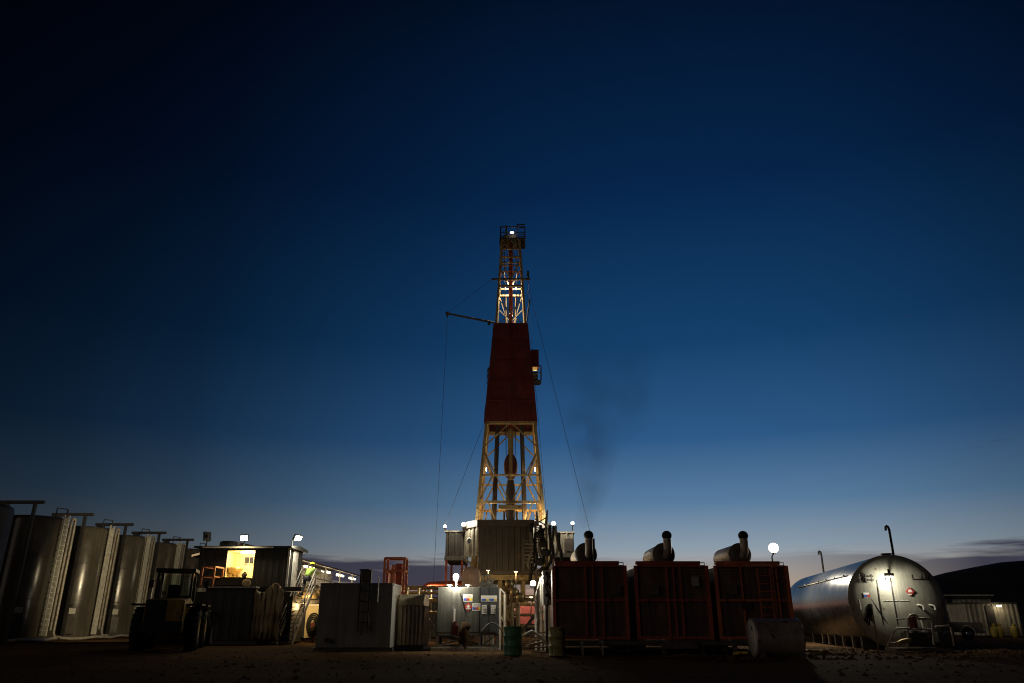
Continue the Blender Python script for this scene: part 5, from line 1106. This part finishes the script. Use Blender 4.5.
flood(533, 583.5, 33.3, 'white lamp glaring inside the passage beside the end generator house', 170, WHITE, (.24, .24), (-.2, -1, -.1), (X(538, 600, 33.5), 33.5, 0), True, True, .3)
flood(773.5, 548, 44, 'brightest lamp, on a pole behind the laddered generator house', 1700, (1, .9, .72), (.55, .55), (.25, -1, -.18), (X(773.5, 570, 44.4), 44.4, 0), True, True, .5)
q = endpt(889, 574.5, .6)
t = thing('end_lamp', endpt(889, 571, .0), 'small lamp bracketed on the domed tank end, washing it with light', 'lamp', 'site flood lamps')
b = MB(); b.beam(endpt(890, 574, 0), q, .05); b.beam(q, q+V((0, 0, .22)), .06); b.build('bracket', 'dark_steel', t)
b = MB(); b.box(q, (.34, .16, .12)); b.build('housing', 'dark_steel', t)
b = MB(); b.box(q-V((0, 0, .085)), (.3, .13, .04)); b.build('lens', 'lamp_white', t)
light('POINT', 'lamp_light', q-V((.05, .05, .22)), 95, WHITE, t, .06)

# ------------------------------------------------------------------ exhaust smoke
s = MB(); s.bx(.6, 7.2, 30.2, 33.2, 4.75, 13.5); o = s.build('smoke', 'soot'); o['kind'] = 'stuff'
m = bpy.data.materials.new('smoke'); m.use_nodes = True; nt = m.node_tree; N = nt.nodes; L = nt.links; N.remove(N['Principled BSDF']); out = N['Material Output']
pv = N.new('ShaderNodeVolumePrincipled'); pv.inputs['Color'].default_value = (.05, .05, .055, 1); L.new(pv.outputs[0], out.inputs['Volume'])
tc = N.new('ShaderNodeTexCoord'); sp = N.new('ShaderNodeSeparateXYZ'); L.new(tc.outputs['Generated'], sp.inputs[0])
def mth(op, a, b_=None, cl=False):
    n = N.new('ShaderNodeMath'); n.operation = op; n.use_clamp = cl
    for i, q in enumerate((a, b_)):
        if q is None: continue
        if isinstance(q, (int, float)): n.inputs[i].default_value = q
        else: L.new(q, n.inputs[i])
    return n.outputs[0]
nn = N.new('ShaderNodeTexNoise'); nn.inputs['Scale'].default_value = .8; nn.inputs['Detail'].default_value = 4; L.new(tc.outputs['Object'], nn.inputs['Vector'])
n2 = N.new('ShaderNodeTexNoise'); n2.inputs['Scale'].default_value = .28; n2.inputs['Detail'].default_value = 2; L.new(tc.outputs['Object'], n2.inputs['Vector'])
cx = mth('ADD', mth('MULTIPLY', mth('MULTIPLY', mth('SUBTRACT', n2.outputs['Fac'], .5), .9), sp.outputs['Z']), mth('ADD', .355, mth('MULTIPLY', sp.outputs['Z'], .26)))
dx = mth('ABSOLUTE', mth('SUBTRACT', sp.outputs['X'], cx)); dy = mth('ABSOLUTE', mth('SUBTRACT', sp.outputs['Y'], .5))
wid = mth('ADD', .06, mth('MULTIPLY', sp.outputs['Z'], .42)); rad_ = mth('SUBTRACT', 1, mth('DIVIDE', dx, wid), True); rad2 = mth('SUBTRACT', 1, mth('DIVIDE', dy, mth('MULTIPLY', wid, 2.0)), True)
zf = mth('MULTIPLY', mth('SUBTRACT', 1, sp.outputs['Z']), 1.3, True)
dn = mth('MULTIPLY', mth('MULTIPLY', rad_, rad2), mth('MULTIPLY', zf, mth('MULTIPLY', mth('SUBTRACT', nn.outputs['Fac'], .33, True), 1.8)))
L.new(dn, pv.inputs['Density']); o.data.materials.clear(); o.data.materials.append(m)

# ------------------------------------------------------------------ sky
w = bpy.data.worlds.new('World'); SC.world = w; w.use_nodes = True; nt = w.node_tree; N = nt.nodes; L = nt.links
bg = N['Background']; out = N['World Output']
sky = N.new('ShaderNodeTexSky'); sky.sky_type = 'NISHITA'; sky.sun_disc = False; sky.sun_elevation = math.radians(-3.5); sky.sun_rotation = math.radians(14); sky.dust_density = .6; sky.ozone_density = 2.5
tc = N.new('ShaderNodeTexCoord'); sp = N.new('ShaderNodeSeparateXYZ'); L.new(tc.outputs['Generated'], sp.inputs[0])
rp = N.new('ShaderNodeValToRGB'); el = rp.color_ramp
stops = [(0.0, (196, 112, 104)), (.02, (198, 146, 126)), (.045, (190, 174, 158)), (.085, (142, 158, 172)), (.14, (90, 126, 160)), (.22, (46, 90, 136)), (.34, (20, 64, 107)), (.52, (6, 38, 76)), (.72, (2, 18, 40))]
while len(el.elements) < len(stops): el.elements.new(.5)
for e, (p, c_) in zip(el.elements, stops): e.position = p; e.color = lin(*c_)
L.new(sp.outputs['Z'], rp.inputs['Fac'])
# glow falls off away from the sunset bearing
nrm = N.new('ShaderNodeVectorMath'); nrm.operation = 'DOT_PRODUCT'; gd = V((math.sin(math.radians(13)), math.cos(math.radians(13)), .0)); nrm.inputs[1].default_value = gd; L.new(tc.outputs['Generated'], nrm.inputs[0])
fr = N.new('ShaderNodeValToRGB'); ff = fr.color_ramp; fs_ = [(0., .07), (.60, .09), (.72, .15), (.80, .24), (.87, .43), (.935, .66), (.975, .89), (1., 1.)]
while len(ff.elements) < len(fs_): ff.elements.new(.5)
for e, (p, q) in zip(ff.elements, fs_): e.position = p; e.color = (q, q, q, 1)
# compare bearings only: divide the dot product by the level length of the direction
lv = mth('SQRT', mth('SUBTRACT', 1.0, mth('MULTIPLY', sp.outputs['Z'], sp.outputs['Z']))); bearing = mth('DIVIDE', nrm.outputs['Value'], lv)
L.new(bearing, fr.inputs['Fac'])
mx = N.new('ShaderNodeMix'); mx.data_type = 'RGBA'; mx.blend_type = 'MULTIPLY'; mx.inputs[0].default_value = 1; L.new(rp.outputs[0], mx.inputs[6]); L.new(fr.outputs[0], mx.inputs[7])
# corner darkening like a vignette, put into the sky colour around the view axis
dt2 = N.new('ShaderNodeVectorMath'); dt2.operation = 'DOT_PRODUCT'; dt2.inputs[1].default_value = (.06, .976, .208); L.new(tc.outputs['Generated'], dt2.inputs[0])
f2 = N.new('ShaderNodeValToRGB'); ff = f2.color_ramp; fs_ = [(0., .5), (.58, .45), (.70, .60), (.78, .80), (.86, .95), (.95, 1.)]
while len(ff.elements) < len(fs_): ff.elements.new(.5)
for e, (p, q) in zip(ff.elements, fs_): e.position = p; e.color = (q, q, q, 1)
L.new(dt2.outputs['Value'], f2.inputs['Fac'])
mx2 = N.new('ShaderNodeMix'); mx2.data_type = 'RGBA'; mx2.blend_type = 'MULTIPLY'; mx2.inputs[0].default_value = 1; L.new(mx.outputs[2], mx2.inputs[6]); L.new(f2.outputs[0], mx2.inputs[7]); mx = mx2
# thin dark cloud bands low over the horizon
mp = N.new('ShaderNodeMapping'); mp.inputs['Scale'].default_value = (2.2, 2.2, 26); mp.inputs['Location'].default_value = (3.1, 1.7, .4); L.new(tc.outputs['Generated'], mp.inputs['Vector'])
cn = N.new('ShaderNodeTexNoise'); cn.inputs['Scale'].default_value = 1.6; cn.inputs['Detail'].default_value = 6; cn.inputs['Roughness'].default_value = .55; L.new(mp.outputs[0], cn.inputs['Vector'])
band = mth('SUBTRACT', 1, mth('DIVIDE', mth('ABSOLUTE', mth('SUBTRACT', sp.outputs['Z'], .052)), .045), True)
cm = mth('MULTIPLY', mth('SUBTRACT', mth('ADD', cn.outputs['Fac'], mth('MULTIPLY', band, .44)), .70, True), 8, True)
away = N.new('ShaderNodeMapRange'); away.inputs[1].default_value = .995; away.inputs[2].default_value = .95; away.inputs[3].default_value = .25; away.inputs[4].default_value = 1; L.new(bearing, away.inputs[0])
cm = mth('MULTIPLY', cm, away.outputs[0]); cm = mth('MULTIPLY', cm, .95)
mc = N.new('ShaderNodeMix'); mc.data_type = 'RGBA'; L.new(cm, mc.inputs[0]); L.new(mx.outputs[2], mc.inputs[6]); mc.inputs[7].default_value = lin(50, 50, 68)
L.new(mc.outputs[2], bg.inputs['Color']); bg.inputs['Strength'].default_value = .95
b2 = N.new('ShaderNodeBackground'); L.new(sky.outputs[0], b2.inputs['Color']); b2.inputs['Strength'].default_value = .02
sm_ = N.new('ShaderNodeAddShader'); L.new(bg.outputs[0], sm_.inputs[0]); L.new(b2.outputs[0], sm_.inputs[1]); L.new(sm_.outputs[0], out.inputs['Surface'])
w.cycles.sampling_method = 'MANUAL' if hasattr(w.cycles, 'sampling_method') else w.cycles.sampling_method
# very weak, broad warm lamp added as fill from behind the camera
sd = bpy.data.lights.new('sun', 'SUN'); sd.energy = .15; sd.angle = math.radians(50); sd.color = (1, .80, .62); so = bpy.data.objects.new('sun', sd); COL.objects.link(so)
so.rotation_euler = V((1, .75, -.28)).to_track_quat('-Z', 'Y').to_euler()

# ------------------------------------------------------------------ render settings
vs_ = SC.view_settings; vs_.view_transform = 'Standard'; vs_.look = 'None'; vs_.exposure = 0; vs_.gamma = 1; vs_.use_curve_mapping = False
cy = SC.cycles; cy.use_denoising = True
try: cy.denoiser = 'OPENIMAGEDENOISE'
except Exception: pass
cy.filter_width = 1.1; cy.max_bounces = 5; cy.diffuse_bounces = 2; cy.glossy_bounces = 3; cy.transmission_bounces = 4; cy.volume_bounces = 0; cy.sample_clamp_indirect = 3; cy.caustics_reflective = False; cy.caustics_refractive = False
cy.volume_step_rate = 2
